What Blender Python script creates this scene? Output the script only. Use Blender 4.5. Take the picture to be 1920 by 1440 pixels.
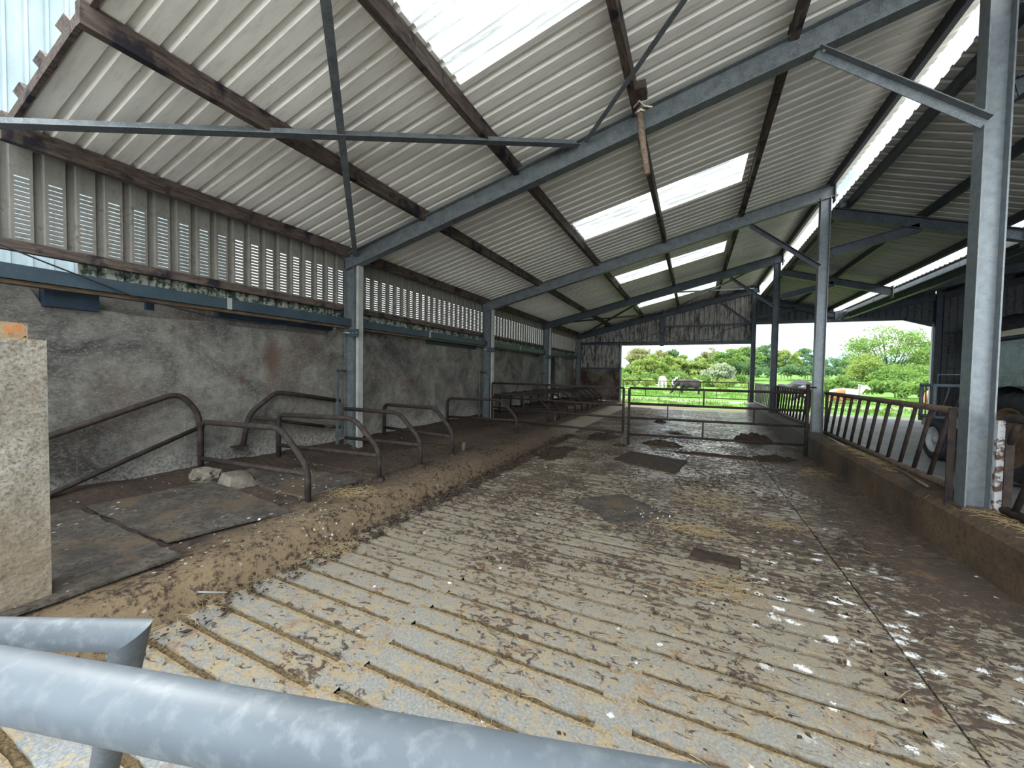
import bpy, math, random
import numpy as np
from mathutils import Vector, Matrix, noise as mnoise
random.seed(7); rng = np.random.default_rng(7)
for o in list(bpy.data.objects): bpy.data.objects.remove(o)
S = bpy.context.scene; COL = S.collection
H = 1.5
# ---------------------------------------------------------------- camera
def cam_axes(f=721.0, vp=(1300, 703), roll=0.93):
    r = math.radians(roll)
    Y = np.array([vp[0]-960, -(vp[1]-720), -f]); Y /= np.linalg.norm(Y)
    up = np.array([math.sin(r), math.cos(r), 0.0]); up[2] = -(up@Y)/Y[2]; up /= np.linalg.norm(up)
    return np.array([np.cross(Y, up), Y, up])
RW = cam_axes()
cd = bpy.data.cameras.new('camera'); cam = bpy.data.objects.new('camera', cd); COL.objects.link(cam)
m4 = Matrix.Identity(4)
for i in range(3):
    for j in range(3): m4[i][j] = RW[i][j]
m4.translation = (0, 0, H)
cam.matrix_world = m4
cd.sensor_width = 36; cd.lens = 721/1920*36; cd.clip_start = 0.03; cd.clip_end = 3000
S.camera = cam
# ---------------------------------------------------------------- view, sky, sun
vs = S.view_settings; vs.view_transform = 'Standard'; vs.look = 'None'; vs.gamma = 1; vs.use_curve_mapping = False
vs.exposure = 2.05
W = bpy.data.worlds.new('sky'); S.world = W; W.use_nodes = True
nt = W.node_tree; nt.nodes.clear()
def N(nt, t, **k):
    n = nt.nodes.new(t)
    for a, b in k.items(): setattr(n, a, b)
    return n
out = N(nt, 'ShaderNodeOutputWorld'); bg = N(nt, 'ShaderNodeBackground'); nt.links.new(bg.outputs[0], out.inputs[0])
tc = N(nt, 'ShaderNodeTexCoord'); sp = N(nt, 'ShaderNodeSeparateXYZ'); nt.links.new(tc.outputs['Generated'], sp.inputs[0])
nz = N(nt, 'ShaderNodeTexNoise'); nz.inputs['Scale'].default_value = 3.2; nz.inputs['Detail'].default_value = 7; nt.links.new(tc.outputs['Generated'], nz.inputs['Vector'])
cr = N(nt, 'ShaderNodeValToRGB'); cr.color_ramp.elements[0].position = .34; cr.color_ramp.elements[0].color = (.26, .44, .62, 1)
cr.color_ramp.elements[1].position = .47; cr.color_ramp.elements[1].color = (.93, .98, 1.0, 1); nt.links.new(nz.outputs[0], cr.inputs[0])
mr = N(nt, 'ShaderNodeMapRange'); mr.inputs['From Min'].default_value = -.9; mr.inputs['From Max'].default_value = .9
mr.inputs['To Min'].default_value = 1.75; mr.inputs['To Max'].default_value = .55; nt.links.new(sp.outputs['Y'], mr.inputs['Value'])
nt.links.new(cr.outputs[0], bg.inputs[0]); nt.links.new(mr.outputs[0], bg.inputs[1])
sd = bpy.data.lights.new('sun', 'SUN'); sd.energy = 2.4; sd.angle = math.radians(14); sd.color = (1, .96, .9)
so = bpy.data.objects.new('sun', sd); COL.objects.link(so)
so.rotation_euler = Vector((.5, -.2, -.85)).to_track_quat('-Z', 'Y').to_euler()
# ---------------------------------------------------------------- tagging and mesh helpers
def tag(o, label=None, cat=None, group=None, kind=None):
    if label: o['label'] = label
    if cat: o['category'] = cat
    if group: o['group'] = group
    if kind: o['kind'] = kind
    return o
def thing(name, label, cat, loc=(0, 0, 0), group=None):
    o = bpy.data.objects.new(name, None); COL.objects.link(o); o.location = loc; o.empty_display_size = .1
    return tag(o, label, cat, group)
class MB:
    def __init__(s): s.v = []; s.f = []; s.sm = []
    def add(s, v, f, smooth=False):
        b = len(s.v); s.v += [tuple(p) for p in v]; s.f += [tuple(b+i for i in q) for q in f]; s.sm += [smooth]*len(f); return s
    def box(s, a, b, jit=0):
        (x0, y0, z0), (x1, y1, z1) = a, b
        v = [(x0,y0,z0),(x1,y0,z0),(x1,y1,z0),(x0,y1,z0),(x0,y0,z1),(x1,y0,z1),(x1,y1,z1),(x0,y1,z1)]
        return s.add(v, [(0,3,2,1),(4,5,6,7),(0,1,5,4),(1,2,6,5),(2,3,7,6),(3,0,4,7)])
    def beam(s, p0, p1, prof, up=(0, 0, 1)):
        """sweep closed 2D profile [(side, up)] from p0 to p1"""
        p0, p1 = Vector(p0), Vector(p1); d = (p1-p0).normalized(); sd_ = d.cross(Vector(up)).normalized(); u = sd_.cross(d)
        n = len(prof); v = [p + sd_*a + u*b for p in (p0, p1) for a, b in prof]
        f = [(i, (i+1) % n, n+(i+1) % n, n+i) for i in range(n)] + [tuple(range(n))[::-1], tuple(range(n, 2*n))]
        return s.add(v, f)
    def tube(s, pts, r, seg=12, cap=True):
        pts = [Vector(p) for p in pts]; n = len(pts); vs_ = []; 
        d0 = (pts[1]-pts[0]).normalized(); ref = Vector((0,0,1)) if abs(d0.z) < .9 else Vector((0,1,0))
        a = d0.cross(ref).normalized()
        for i, p in enumerate(pts):
            d = ((pts[min(i+1,n-1)]-p).normalized() if i < n-1 else Vector()) + ((p-pts[i-1]).normalized() if i else Vector())
            d.normalize(); a = (a - d*a.dot(d)).normalized(); b = d.cross(a)
            rr = r[i] if isinstance(r, (list, tuple)) else r
            for k in range(seg):
                t = 2*math.pi*k/seg; vs_.append(p + (a*math.cos(t)+b*math.sin(t))*rr)
        f = [(i*seg+k, i*seg+(k+1) % seg, (i+1)*seg+(k+1) % seg, (i+1)*seg+k) for i in range(n-1) for k in range(seg)]
        s.add(vs_, f, True)
        if cap:
            b = len(s.v)-len(vs_); s.f += [tuple(b+k for k in range(seg))[::-1], tuple(b+(n-1)*seg+k for k in range(seg))]; s.sm += [False]*2
        return s
    def blob(s, c, r, rough=.15, seed=0, n=2, flat=False):
        import bmesh
        bm = bmesh.new(); bmesh.ops.create_icosphere(bm, subdivisions=n, radius=1)
        v = []
        for q in bm.verts:
            k = 1+rough*2*mnoise.noise(q.co*1.7+Vector((seed*3.1, seed*1.7, seed)))+rough*mnoise.noise(q.co*4.1+Vector((seed, 9, 2)))
            v.append((c[0]+q.co.x*r[0]*k, c[1]+q.co.y*r[1]*k, c[2]+q.co.z*r[2]*k))
        bm.verts.index_update(); f = [tuple(x.index for x in q.verts) for q in bm.faces]; bm.free()
        return s.add(v, f, not flat)
    def build(s, name, mat, parent=None):
        me = bpy.data.meshes.new(name); off = Vector(parent.matrix_basis.translation) if parent else Vector()
        g = parent
        while g and g.parent: g = g.parent; off += Vector(g.matrix_basis.translation)
        me.from_pydata([tuple(Vector(p)-off) for p in s.v] if parent else s.v, [], s.f)
        me.polygons.foreach_set('use_smooth', s.sm); me.materials.append(mat); me.update()
        o = bpy.data.objects.new(name, me); COL.objects.link(o)
        if parent: o.parent = parent
        return o
def round_path(pts, r=.1, k=5):
    pts = [Vector(p) for p in pts]; out_ = [pts[0]]
    for i in range(1, len(pts)-1):
        a, b, c = pts[i-1], pts[i], pts[i+1]; q = min(r, (a-b).length*.45, (c-b).length*.45)
        p0 = b+(a-b).normalized()*q; p1 = b+(c-b).normalized()*q
        for j in range(k+1):
            t = j/k; out_.append(p0*(1-t)**2+b*2*t*(1-t)+p1*t*t)
    return out_+[pts[-1]]
def struct(mb, name, mat, label=None):
    o = mb.build(name, mat); o['kind'] = 'structure'
    if label: o['label'] = label
    return o
IB = lambda d, w, t=.012: [(-w/2,-d/2),(w/2,-d/2),(w/2,-d/2+t),(t/2,-d/2+t),(t/2,d/2-t),(w/2,d/2-t),(w/2,d/2),(-w/2,d/2),(-w/2,d/2-t),(-t/2,d/2-t),(-t/2,-d/2+t),(-w/2,-d/2+t)]
RECT = lambda w, h: [(-w/2,-h/2),(w/2,-h/2),(w/2,h/2),(-w/2,h/2)]
ANG = lambda w, t=.008: [(0,0),(w,0),(w,t),(t,t),(t,w),(0,w)]
# ---------------------------------------------------------------- materials
class G:
    def __init__(s, name):
        s.m = bpy.data.materials.new(name); s.m.use_nodes = True; s.t = s.m.node_tree; s.b = s.t.nodes['Principled BSDF']
        s.b.inputs['Specular IOR Level'].default_value = .3
        s.tc = s.n('ShaderNodeTexCoord'); s.co = s.tc.outputs['Object']; s.gx = s.n('ShaderNodeNewGeometry').outputs['Position']; s.co = s.gx
    def n(s, t, **k): return N(s.t, t, **k)
    def l(s, a, b): s.t.links.new(a, b)
    def noise(s, sc=5, det=6, rough=.6, vec=None, stretch=None, dist=0):
        q = s.n('ShaderNodeTexNoise'); q.inputs['Scale'].default_value = sc; q.inputs['Detail'].default_value = det; q.inputs['Roughness'].default_value = rough; q.inputs['Distortion'].default_value = dist
        v = vec or s.co
        if stretch: v = s.map(v, stretch)
        s.l(v, q.inputs['Vector']); return q.outputs[0]
    def map(s, v, sc=(1,1,1), loc=(0,0,0), rot=(0,0,0)):
        q = s.n('ShaderNodeMapping'); q.inputs['Scale'].default_value = sc; q.inputs['Location'].default_value = loc; q.inputs['Rotation'].default_value = rot; s.l(v, q.inputs['Vector']); return q.outputs[0]
    def vor(s, sc=5, feat='F1', rand=1, vec=None, stretch=None):
        q = s.n('ShaderNodeTexVoronoi', feature=feat); q.inputs['Scale'].default_value = sc; q.inputs['Randomness'].default_value = rand
        v = vec or s.co
        if stretch: v = s.map(v, stretch)
        s.l(v, q.inputs['Vector']); return q.outputs[0]
    def ramp(s, v, a, b, c0=0., c1=1.):
        q = s.n('ShaderNodeMapRange'); q.clamp = True
        for i, x in zip(('From Min','From Max','To Min','To Max'), (a, b, c0, c1)): q.inputs[i].default_value = x
        s.l(v, q.inputs['Value']); return q.outputs[0]
    def math(s, op, a, b=0.):
        q = s.n('ShaderNodeMath', operation=op)
        for i, x in enumerate((a, b)):
            if isinstance(x, (int, float)): q.inputs[i].default_value = x
            else: s.l(x, q.inputs[i])
        return q.outputs[0]
    def mix(s, f, a, b):
        q = s.n('ShaderNodeMix', data_type='RGBA')
        if isinstance(f, (int, float)): q.inputs[0].default_value = f
        else: s.l(f, q.inputs[0])
        for i, x in ((6, a), (7, b)):
            if isinstance(x, tuple): q.inputs[i].default_value = (*x[:3], 1)
            else: s.l(x, q.inputs[i])
        return q.outputs[2]
    def sep(s, v=None):
        q = s.n('ShaderNodeSeparateXYZ'); s.l(v or s.co, q.inputs[0]); return q.outputs
    def set(s, color=None, rough=.8, metal=0., bump=None, bs=.3, bd=.01):
        if isinstance(color, tuple): s.b.inputs['Base Color'].default_value = (*color[:3], 1)
        elif color is not None: s.l(color, s.b.inputs['Base Color'])
        if isinstance(rough, (int, float)): s.b.inputs['Roughness'].default_value = rough
        else: s.l(rough, s.b.inputs['Roughness'])
        s.b.inputs['Metallic'].default_value = metal
        if bump is not None:
            q = s.n('ShaderNodeBump'); q.inputs['Strength'].default_value = bs; q.inputs['Distance'].default_value = bd; s.l(bump, q.inputs['Height']); s.l(q.outputs[0], s.b.inputs['Normal'])
        return s.m
def two(name, c0, c1, sc=6, rough=.8, metal=0., lo=.35, hi=.65, det=6, stretch=None, bs=.2, bd=.005, c2=None, s2=30, lo2=.55, hi2=.65):
    g = G(name); n = g.noise(sc, det, .65, stretch=stretch); c = g.mix(g.ramp(n, lo, hi), c0, c1)
    if c2: c = g.mix(g.ramp(g.noise(s2, 4, .6), lo2, hi2), c, c2)
    return g.set(c, rough, metal, n, bs, bd)
M = {}
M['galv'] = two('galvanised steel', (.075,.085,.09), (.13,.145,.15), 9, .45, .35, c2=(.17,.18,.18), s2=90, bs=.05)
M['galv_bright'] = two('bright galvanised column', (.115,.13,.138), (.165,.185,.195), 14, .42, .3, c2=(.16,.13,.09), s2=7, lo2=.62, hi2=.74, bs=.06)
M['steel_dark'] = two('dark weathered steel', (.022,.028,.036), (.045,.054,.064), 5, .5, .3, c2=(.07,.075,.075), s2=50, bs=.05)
M['steel_blue'] = two('slate blue coated steel', (.026,.041,.053), (.036,.055,.069), 3, .45, .1, c2=(.06,.085,.10), s2=40, lo2=.6, hi2=.75, bs=.03)
M['navy'] = two('navy painted steel plate', (.008,.016,.027), (.013,.025,.04), 6, .5, 0, bs=.03)
M['gatepipe'] = two('galvanised gate pipe', (.085,.105,.125), (.13,.155,.18), 5, .55, .1, c2=(.17,.19,.21), s2=22, lo2=.5, hi2=.72, bs=.08, bd=.002)
M['galv_gate'] = two('galvanised yard gate pipe', (.055,.068,.08), (.08,.096,.112), 4, .55, .1, stretch=(1,1,2), c2=(.10,.115,.128), s2=60, lo2=.5, hi2=.7, bs=.05, bd=.002)
M['white_rust'] = two('flaking white paint on rust', (.09,.05,.035), (.42,.42,.42), 16, .7, 0, lo=.42, hi=.5, bs=.2)
M['rust'] = two('brown rusty tube', (.010,.008,.008), (.036,.024,.018), 12, .8, 0, c2=(.6,.6,.58), s2=60, lo2=.76, hi2=.78, bs=.25)
M['rust_light'] = two('mucky rusted steel', (.045,.034,.025), (.11,.08,.056), 12, .65, .1, bs=.25)
M['timber'] = two('stained roof timber', (.022,.017,.016), (.11,.08,.063), 5, .85, 0, lo=.3, hi=.7, stretch=(8,1.2,8), bs=.4, c2=(.012,.010,.014), s2=4, lo2=.52, hi2=.62)
M['timber_pale'] = two('pale weathered pole', (.09,.06,.04), (.19,.14,.10), 7, .85, 0, stretch=(6,1,6), bs=.3)
M['strip'] = two('stained timber strip', (.05,.035,.022), (.12,.085,.05), 7, .85, 0, stretch=(6,1,6), bs=.3)
M['pvc'] = two('grey plastic pipe', (.22,.225,.21), (.30,.305,.29), 5, .5, 0, bs=.02)
M['black'] = two('black rubber cable', (.008,.009,.012), (.02,.02,.022), 10, .6)
M['dung'] = two('dark dung', (.014,.009,.007), (.055,.034,.021), 14, .75, bs=.9, bd=.02)
M['straw'] = two('loose straw', (.26,.18,.085), (.44,.33,.18), 20, .8)
M['white'] = two('chalky white droppings', (.6,.6,.58), (.8,.8,.78), 40, .8)
M['rope'] = two('frayed pale twine', (.4,.34,.25), (.6,.52,.4), 40, .9)
M['soffit'] = None
# roof sheets (underside)
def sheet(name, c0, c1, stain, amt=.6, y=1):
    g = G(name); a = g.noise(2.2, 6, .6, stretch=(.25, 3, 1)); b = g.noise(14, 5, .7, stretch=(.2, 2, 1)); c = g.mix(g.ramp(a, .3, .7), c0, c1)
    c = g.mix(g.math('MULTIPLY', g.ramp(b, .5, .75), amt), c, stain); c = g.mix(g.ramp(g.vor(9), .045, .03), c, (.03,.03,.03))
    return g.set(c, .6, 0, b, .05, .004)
M['roof'] = sheet('fibre roof sheet underside', (.60,.58,.525), (.76,.735,.67), (.36,.33,.28), .5)
M['roof_lean'] = sheet('darker roof sheet underside', (.26,.25,.23), (.38,.365,.335), (.15,.14,.12), .6)  # same sheet in a darker tone for the lean-to roof
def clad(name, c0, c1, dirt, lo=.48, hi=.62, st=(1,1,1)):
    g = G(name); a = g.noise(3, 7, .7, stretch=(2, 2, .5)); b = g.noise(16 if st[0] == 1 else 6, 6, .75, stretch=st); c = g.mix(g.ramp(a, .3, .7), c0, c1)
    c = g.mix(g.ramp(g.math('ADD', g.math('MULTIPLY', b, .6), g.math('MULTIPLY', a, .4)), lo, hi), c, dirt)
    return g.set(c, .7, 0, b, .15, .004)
M['clad'] = clad('vented side sheet', (.115,.11,.095), (.20,.19,.165), (.07,.06,.045), .53, .66)
M['clad_far'] = clad('streaked gable sheet', (.20,.19,.165), (.34,.325,.29), (.025,.022,.02), .485, .55, (5,5,.5))
M['clad_moss'] = clad('mossy sheet skirt', (.22,.22,.18), (.34,.34,.30), (.02,.04,.025), .46, .53)
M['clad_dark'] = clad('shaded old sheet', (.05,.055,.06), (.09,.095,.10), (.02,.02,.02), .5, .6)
M['clad_new'] = two('pale galvanised wall sheet', (.22,.27,.29), (.29,.345,.365), 4, .4, .3, stretch=(1,1,.3), bs=.03)
# skylight
g = G('translucent roof sheet'); c = g.mix(g.ramp(g.vor(26), .13, .07), g.mix(g.ramp(g.noise(6, 4, .6, stretch=(.12, 3, 1)), .42, .58), (.20,.215,.215), (.42,.46,.46)), (.10,.09,.07))
g.b.inputs['Roughness'].default_value = .5; yr = g.sep()[1]; rl = g.math('ABSOLUTE', g.math('SUBTRACT', g.math('FRACT', g.math('DIVIDE', g.math('SUBTRACT', yr, 1.19+.125), .19)), .5)); c = g.mix(g.ramp(rl, .30, .44, 0, .6), c, (.08,.085,.08)); g.l(c, g.b.inputs['Base Color']); tr = g.n('ShaderNodeBsdfTranslucent'); g.l(c, tr.inputs[0])  # dark lines at the rib pitch paint the rib shading into the sheet
tp = g.n('ShaderNodeBsdfTransparent'); mx = g.n('ShaderNodeMixShader'); mx.inputs[0].default_value = .12; mx2 = g.n('ShaderNodeMixShader'); mx2.inputs[0].default_value = .8
tp.inputs[0].default_value = (.3,.33,.33,1)
g.l(g.b.outputs[0], mx2.inputs[1]); g.l(tr.outputs[0], mx2.inputs[2]); g.l(mx2.outputs[0], mx.inputs[1]); g.l(tp.outputs[0], mx.inputs[2])
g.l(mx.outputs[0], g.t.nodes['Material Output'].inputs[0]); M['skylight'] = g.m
# concrete wall
g = G('stained rendered wall'); a = g.noise(1.1, 8, .7, dist=.6); b = g.noise(9, 7, .75); z = g.sep()[2]; y_ = g.sep()[1]
c = g.mix(g.ramp(a, .36, .62), (.030,.029,.028), (.185,.175,.152)); c = g.mix(g.math('MULTIPLY', g.ramp(b, .45, .7), .6), c, (.026,.024,.022))
k = g.noise(.9, 5, .6, stretch=(1,1,1.2)); c = g.mix(g.math('MULTIPLY', g.ramp(k, .5, .62), .55), c, (.06,.038,.028))
st = g.noise(7, 3, .6, stretch=(1,3.2,.12)); c = g.mix(g.math('MULTIPLY', g.ramp(st, .66, .76), .16), c, (.40,.40,.37))
c = g.mix(g.math('MULTIPLY', g.ramp(g.noise(48, 5, .8, stretch=(1,.7,1.4)), .5, .66), .5), c, (.26,.25,.225))
# pitted whitewash near the bottom
zz = g.math('ADD', z, g.math('MULTIPLY', a, -.9)); pit = g.math('MULTIPLY', g.ramp(zz, .12, -.12), g.ramp(g.noise(30, 4, .7), .42, .55)); c = g.mix(g.math('MULTIPLY', pit, .75), c, (.30,.29,.265))
c = g.mix(g.ramp(g.vor(2.3), .022, .012), c, (.7,.7,.68))
for (yy, zz_, ry, rz) in ((3.42, 1.62, .16, .42), (3.02, 1.33, .05, .10), (6.35, 1.28, .12, .10)):
    d = g.map(g.co, (0, 1/ry, 1/rz), (0, -yy/ry, -zz_/rz)); q = g.n('ShaderNodeVectorMath', operation='LENGTH'); g.l(d, q.inputs[0])
    c = g.mix(g.math('MULTIPLY', g.ramp(g.math('ADD', q.outputs['Value'], g.math('MULTIPLY', b, .8)), 1.3, .7), .75), c, (.07,.035,.022))
M['render'] = g.set(c, .85, 0, b, .5, .01)
g = G('rough mass concrete'); a = g.noise(2.2, 8, .7); b = g.noise(62, 7, .75); v = g.vor(28)
c = g.mix(g.ramp(a, .35, .65), (.20,.185,.155), (.36,.34,.295)); c = g.mix(g.ramp(b, .46, .62), c, (.15,.105,.06)); c = g.mix(g.ramp(v, .13, .07), c, (.10,.09,.08))
zc = g.sep()[2]; c = g.mix(g.math('MULTIPLY', g.ramp(g.math('ADD', zc, a), 1.5, .9), .5), c, (.19,.14,.08))
M['block'] = g.set(c, .9, 0, g.math('ADD', b, g.math('MULTIPLY', v, .7)), .8, .012)
g = G('muck stained kerb'); a = g.noise(1.7, 8, .7); b = g.noise(22, 8, .75); z = g.sep()[2]; y_ = g.sep()[1]
c = g.mix(g.ramp(a, .35, .65), (.042,.029,.019), (.125,.083,.048)); c = g.mix(g.ramp(b, .5, .7), c, (.025,.019,.015))
c = g.mix(g.math('MULTIPLY', g.ramp(y_, 8.2, 9.0), .75), c, (.11,.11,.105))
M['kerb'] = g.set(c, .85, 0, b, .6, .012)
g = G('old block wall'); a = g.noise(1.4, 8, .7); c = g.mix(g.ramp(a, .4, .6), (.035,.022,.018), (.14,.12,.10)); M['blockwall'] = g.set(c, .9, 0, g.noise(20), .3)
g = G('brick'); b = g.noise(30, 6, .7); c = g.mix(g.ramp(g.noise(14, 5), .42, .58), (.26,.20,.12), (.34,.13,.045)); c = g.mix(g.ramp(b, .55, .65), c, (.12,.11,.075)); M['brick'] = g.set(c, .9, 0, b, .5)
# slatted floor
g = G('mucky slatted concrete'); x_, y_, z_ = g.sep()
fine = g.noise(70, 6, .8); mid = g.noise(13, 7, .72, dist=.4); big = g.noise(1.3, 5, .6); sm = g.noise(19, 6, .7, stretch=(.75, 1.3, 1), dist=.7)
conc = g.mix(g.ramp(fine, .35, .65), (.13,.15,.16), (.31,.325,.325))
yv = g.math('ADD', y_, g.math('MULTIPLY', big, 2.2))
tan = g.math('ADD', mid, g.math('MULTIPLY', big, .35)); c = g.mix(g.math('MULTIPLY', g.ramp(tan, .675, .75), .85), conc, (.36,.275,.155))
c = g.mix(g.math('MULTIPLY', g.ramp(fine, .55, .62), g.ramp(yv, 5.5, 2.2, 0, .5)), c, (.48,.38,.22))
c = g.mix(g.ramp(yv, 1.3, 3.6, 0, .8), c, g.mix(g.ramp(fine, .3, .7), (.14,.11,.07), (.27,.22,.145)))
xe = g.math('MULTIPLY', g.ramp(x_, .6, 2.0, 0, .13), g.ramp(y_, 2.2, 4.2, .12, .75))
th = g.math('ADD', g.math('ADD', g.math('MULTIPLY', sm, .62), g.math('MULTIPLY', big, .38)), g.math('ADD', g.ramp(y_, 1.0, 4.0, -.035, .07), xe))
c = g.mix(g.math('MULTIPLY', g.ramp(th, .545, .575), .93), c, g.mix(g.ramp(fine, .3, .7), (.022,.014,.010), (.085,.053,.034)))
rst = g.math('MULTIPLY', g.ramp(g.noise(7, 7, .75, dist=.8), .54, .64), .6); c = g.mix(rst, c, g.mix(g.ramp(fine, .35, .6), (.10,.05,.022), (.26,.145,.07)))
# muck crust along the slot edges, tan near the front, near black further back
ysh = g.math('SUBTRACT', y_, g.math('MULTIPLY', g.math('ADD', g.math('GREATER_THAN', x_, -1.54), g.math('GREATER_THAN', x_, -.265)), .0375))
sl = g.math('ABSOLUTE', g.math('SUBTRACT', g.math('FRACT', g.math('DIVIDE', g.math('ADD', g.math('SUBTRACT', ysh, 1.03), g.math('MULTIPLY', sm, .03)), .18)), .46))
inx = g.math('LESS_THAN', x_, .95)
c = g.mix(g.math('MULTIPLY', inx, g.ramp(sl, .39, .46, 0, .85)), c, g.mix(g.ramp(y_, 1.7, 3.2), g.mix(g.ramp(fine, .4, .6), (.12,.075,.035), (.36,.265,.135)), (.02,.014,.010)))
# bird droppings: more of them to the right, half way up
dv = g.vor(5.5, vec=g.map(g.co, (1,1,0))); dist = g.n('ShaderNodeVectorMath', operation='LENGTH'); g.l(g.map(g.co, (.8,.42,0), (-.75,-1.25,0)), dist.inputs[0])
spl = g.math('ADD', dv, g.math('MULTIPLY', g.math('SUBTRACT', g.noise(26, 4, .8), .5), .5))
c = g.mix(g.math('MULTIPLY', g.ramp(spl, g.b and .06, .035), g.ramp(g.noise(1.7, 2), .44, .5)), c, (.75,.76,.74))
spl2 = g.math('ADD', g.vor(7, stretch=(.8,1.2,1)), g.math('MULTIPLY', g.math('SUBTRACT', g.noise(24, 6, .9), .5), 1.3))
c = g.mix(g.math('MULTIPLY', g.ramp(spl2, .19, .14), g.ramp(dist.outputs['Value'], .62, .42)), c, (.80,.81,.79))
wet = g.math('MULTIPLY', g.math('MULTIPLY', g.ramp(y_, 3.6, 5.2), g.ramp(x_, -1.7, -.6)), g.ramp(g.noise(.8, 3), .3, .44))
dry = g.math('SUBTRACT', 1.0, g.math('MULTIPLY', wet, g.ramp(sm, .56, .50)))
M['floor'] = g.set(c, g.ramp(dry, 0, 1, .07, .85), 0, g.math('MULTIPLY', g.math('ADD', g.math('MULTIPLY', g.ramp(th, .54, .66), .8), g.math('MULTIPLY', fine, .35)), g.ramp(dry, 0, 1, .22, 1)), .75, .012)
g.b.inputs['Specular IOR Level'].default_value = .5
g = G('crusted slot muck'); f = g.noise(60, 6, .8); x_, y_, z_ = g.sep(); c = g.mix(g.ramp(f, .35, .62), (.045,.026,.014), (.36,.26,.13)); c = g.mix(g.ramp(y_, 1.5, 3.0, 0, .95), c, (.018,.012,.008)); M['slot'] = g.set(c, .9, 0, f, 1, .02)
g = G('mucky cubicle bed'); a = g.noise(1.6, 8, .7); b = g.noise(24, 8, .78); d = g.noise(7, 7, .75, dist=.6); x_, y_, z_ = g.sep()
c = g.mix(g.ramp(d, .38, .60), (.035,.023,.017), (.105,.072,.047)); c = g.mix(g.math('MULTIPLY', g.ramp(g.math('ADD', x_, g.math('MULTIPLY', a, .5)), -3.1, -2.75), g.ramp(y_, 6, 1.5, .15, .75)), c, (.25,.18,.105))
c = g.mix(g.ramp(g.math('ADD', g.math('MULTIPLY', b, .6), g.math('MULTIPLY', d, .4)), .50, .56, 0, .9), c, (.035,.022,.016)); c = g.mix(g.ramp(x_, -3.6, -4.9, 0, .45), c, (.025,.017,.014))
c = g.mix(g.math('MULTIPLY', g.ramp(y_, 8, 10, 0, .8), g.ramp(x_, -3.05, -2.95)), c, (.30,.25,.19))
sp_ = g.math('ADD', g.vor(15), g.math('MULTIPLY', g.math('SUBTRACT', g.noise(40, 3), .5), .5)); c = g.mix(g.math('MULTIPLY', g.ramp(sp_, .14, .09), g.ramp(g.math('ADD', g.noise(1.3, 3), g.ramp(y_, 1.9, 4, .14, 0)), .55, .66)), c, (.62,.62,.60))
M['bed'] = g.set(c, .88, 0, g.math('ADD', b, g.math('MULTIPLY', d, .8)), .9, .02)
g = G('worn rubber mat'); a = g.noise(4, 7, .7); b = g.noise(26, 7, .75); x_, y_, z_ = g.sep()
c = g.mix(g.ramp(a, .4, .62), (.042,.038,.033), (.095,.082,.066)); c = g.mix(g.ramp(b, .47, .60), c, (.03,.021,.015)); c = g.mix(g.ramp(g.noise(2.2, 6, .7), .5, .62, 0, .8), c, (.10,.07,.042))
sp_ = g.math('ADD', g.vor(15, stretch=(1.3,.8,1)), g.math('MULTIPLY', g.math('SUBTRACT', g.noise(40, 3), .5), .5)); c = g.mix(g.math('MULTIPLY', g.ramp(sp_, .17, .10), g.ramp(g.noise(1.6, 3), .46, .55)), c, (.66,.66,.65))
M['mat'] = g.set(c, .8, 0, b, .4, .006)
g = G('yard concrete'); a = g.noise(.9, 7, .7); b = g.noise(18, 7, .75); c = g.mix(g.ramp(a, .38, .62), (.115,.115,.12), (.19,.19,.195)); c = g.mix(g.ramp(b, .55, .66), c, (.06,.05,.045)); M['yard'] = g.set(c, .6, 0, b, .4, .01)
g = G('field'); a = g.noise(.5, 7, .7); b = g.noise(5, 7, .8); x_, y_, z_ = g.sep(); yy = g.math('ADD', y_, g.math('MULTIPLY', a, 3.0))
c = g.mix(g.ramp(b, .35, .65), (.035,.105,.010), (.085,.19,.022)); c = g.mix(g.ramp(g.noise(1.2, 6, .7), .5, .68), c, (.15,.19,.045))
c = g.mix(g.math('MULTIPLY', g.ramp(yy, 21.6, 20.9), g.ramp(b, .38, .52, .5, 1)), c, (.12,.095,.07))
tk = g.math('ABSOLUTE', g.math('SUBTRACT', yy, 26.6)); c = g.mix(g.math('MULTIPLY', g.ramp(tk, 1.1, .5), .75), c, (.24,.21,.165))
M['field'] = g.set(c, .9, 0, b, .8, .05)
g = G('hazy hill pasture'); a = g.noise(.02, 5, .6); c = g.mix(g.ramp(a, .4, .6), (.10,.22,.27), (.17,.31,.36)); M['hill'] = g.set(c, .95)  # distance haze mixed into the pasture colour as blue grey
g = G('haze blue far ridge'); a = g.noise(.012, 5, .6); c = g.mix(g.ramp(a, .4, .6), (.16,.29,.40), (.23,.38,.48)); M['ridge'] = g.set(c, .95)  # blue of the distance haze painted into the ridge colour
def leafm(name, c0, c1, sc=1.2):
    g = G(name); c = g.mix(g.ramp(g.noise(sc, 5, .7), .36, .64), c0, c1); g.set(c, .6); t = g.n('ShaderNodeBsdfTranslucent'); g.l(c, t.inputs[0]); q = g.n('ShaderNodeMixShader'); q.inputs[0].default_value = .45
    g.l(g.b.outputs[0], q.inputs[1]); g.l(t.outputs[0], q.inputs[2]); g.l(q.outputs[0], g.t.nodes['Material Output'].inputs[0]); return g.m
M['leaf_y'] = leafm('yellow green leaves', (.14,.205,.04), (.27,.35,.09))
M['leaf_g'] = leafm('fresh green leaves', (.085,.175,.035), (.19,.30,.07))
M['leaf_d'] = leafm('darker green leaves', (.05,.115,.045), (.12,.205,.085))
M['leaf_o'] = leafm('bronze young leaves', (.15,.165,.06), (.26,.26,.11))
M['leaf_w'] = leafm('pale blossoming leaves', (.17,.23,.10), (.34,.38,.27), 3)
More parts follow.
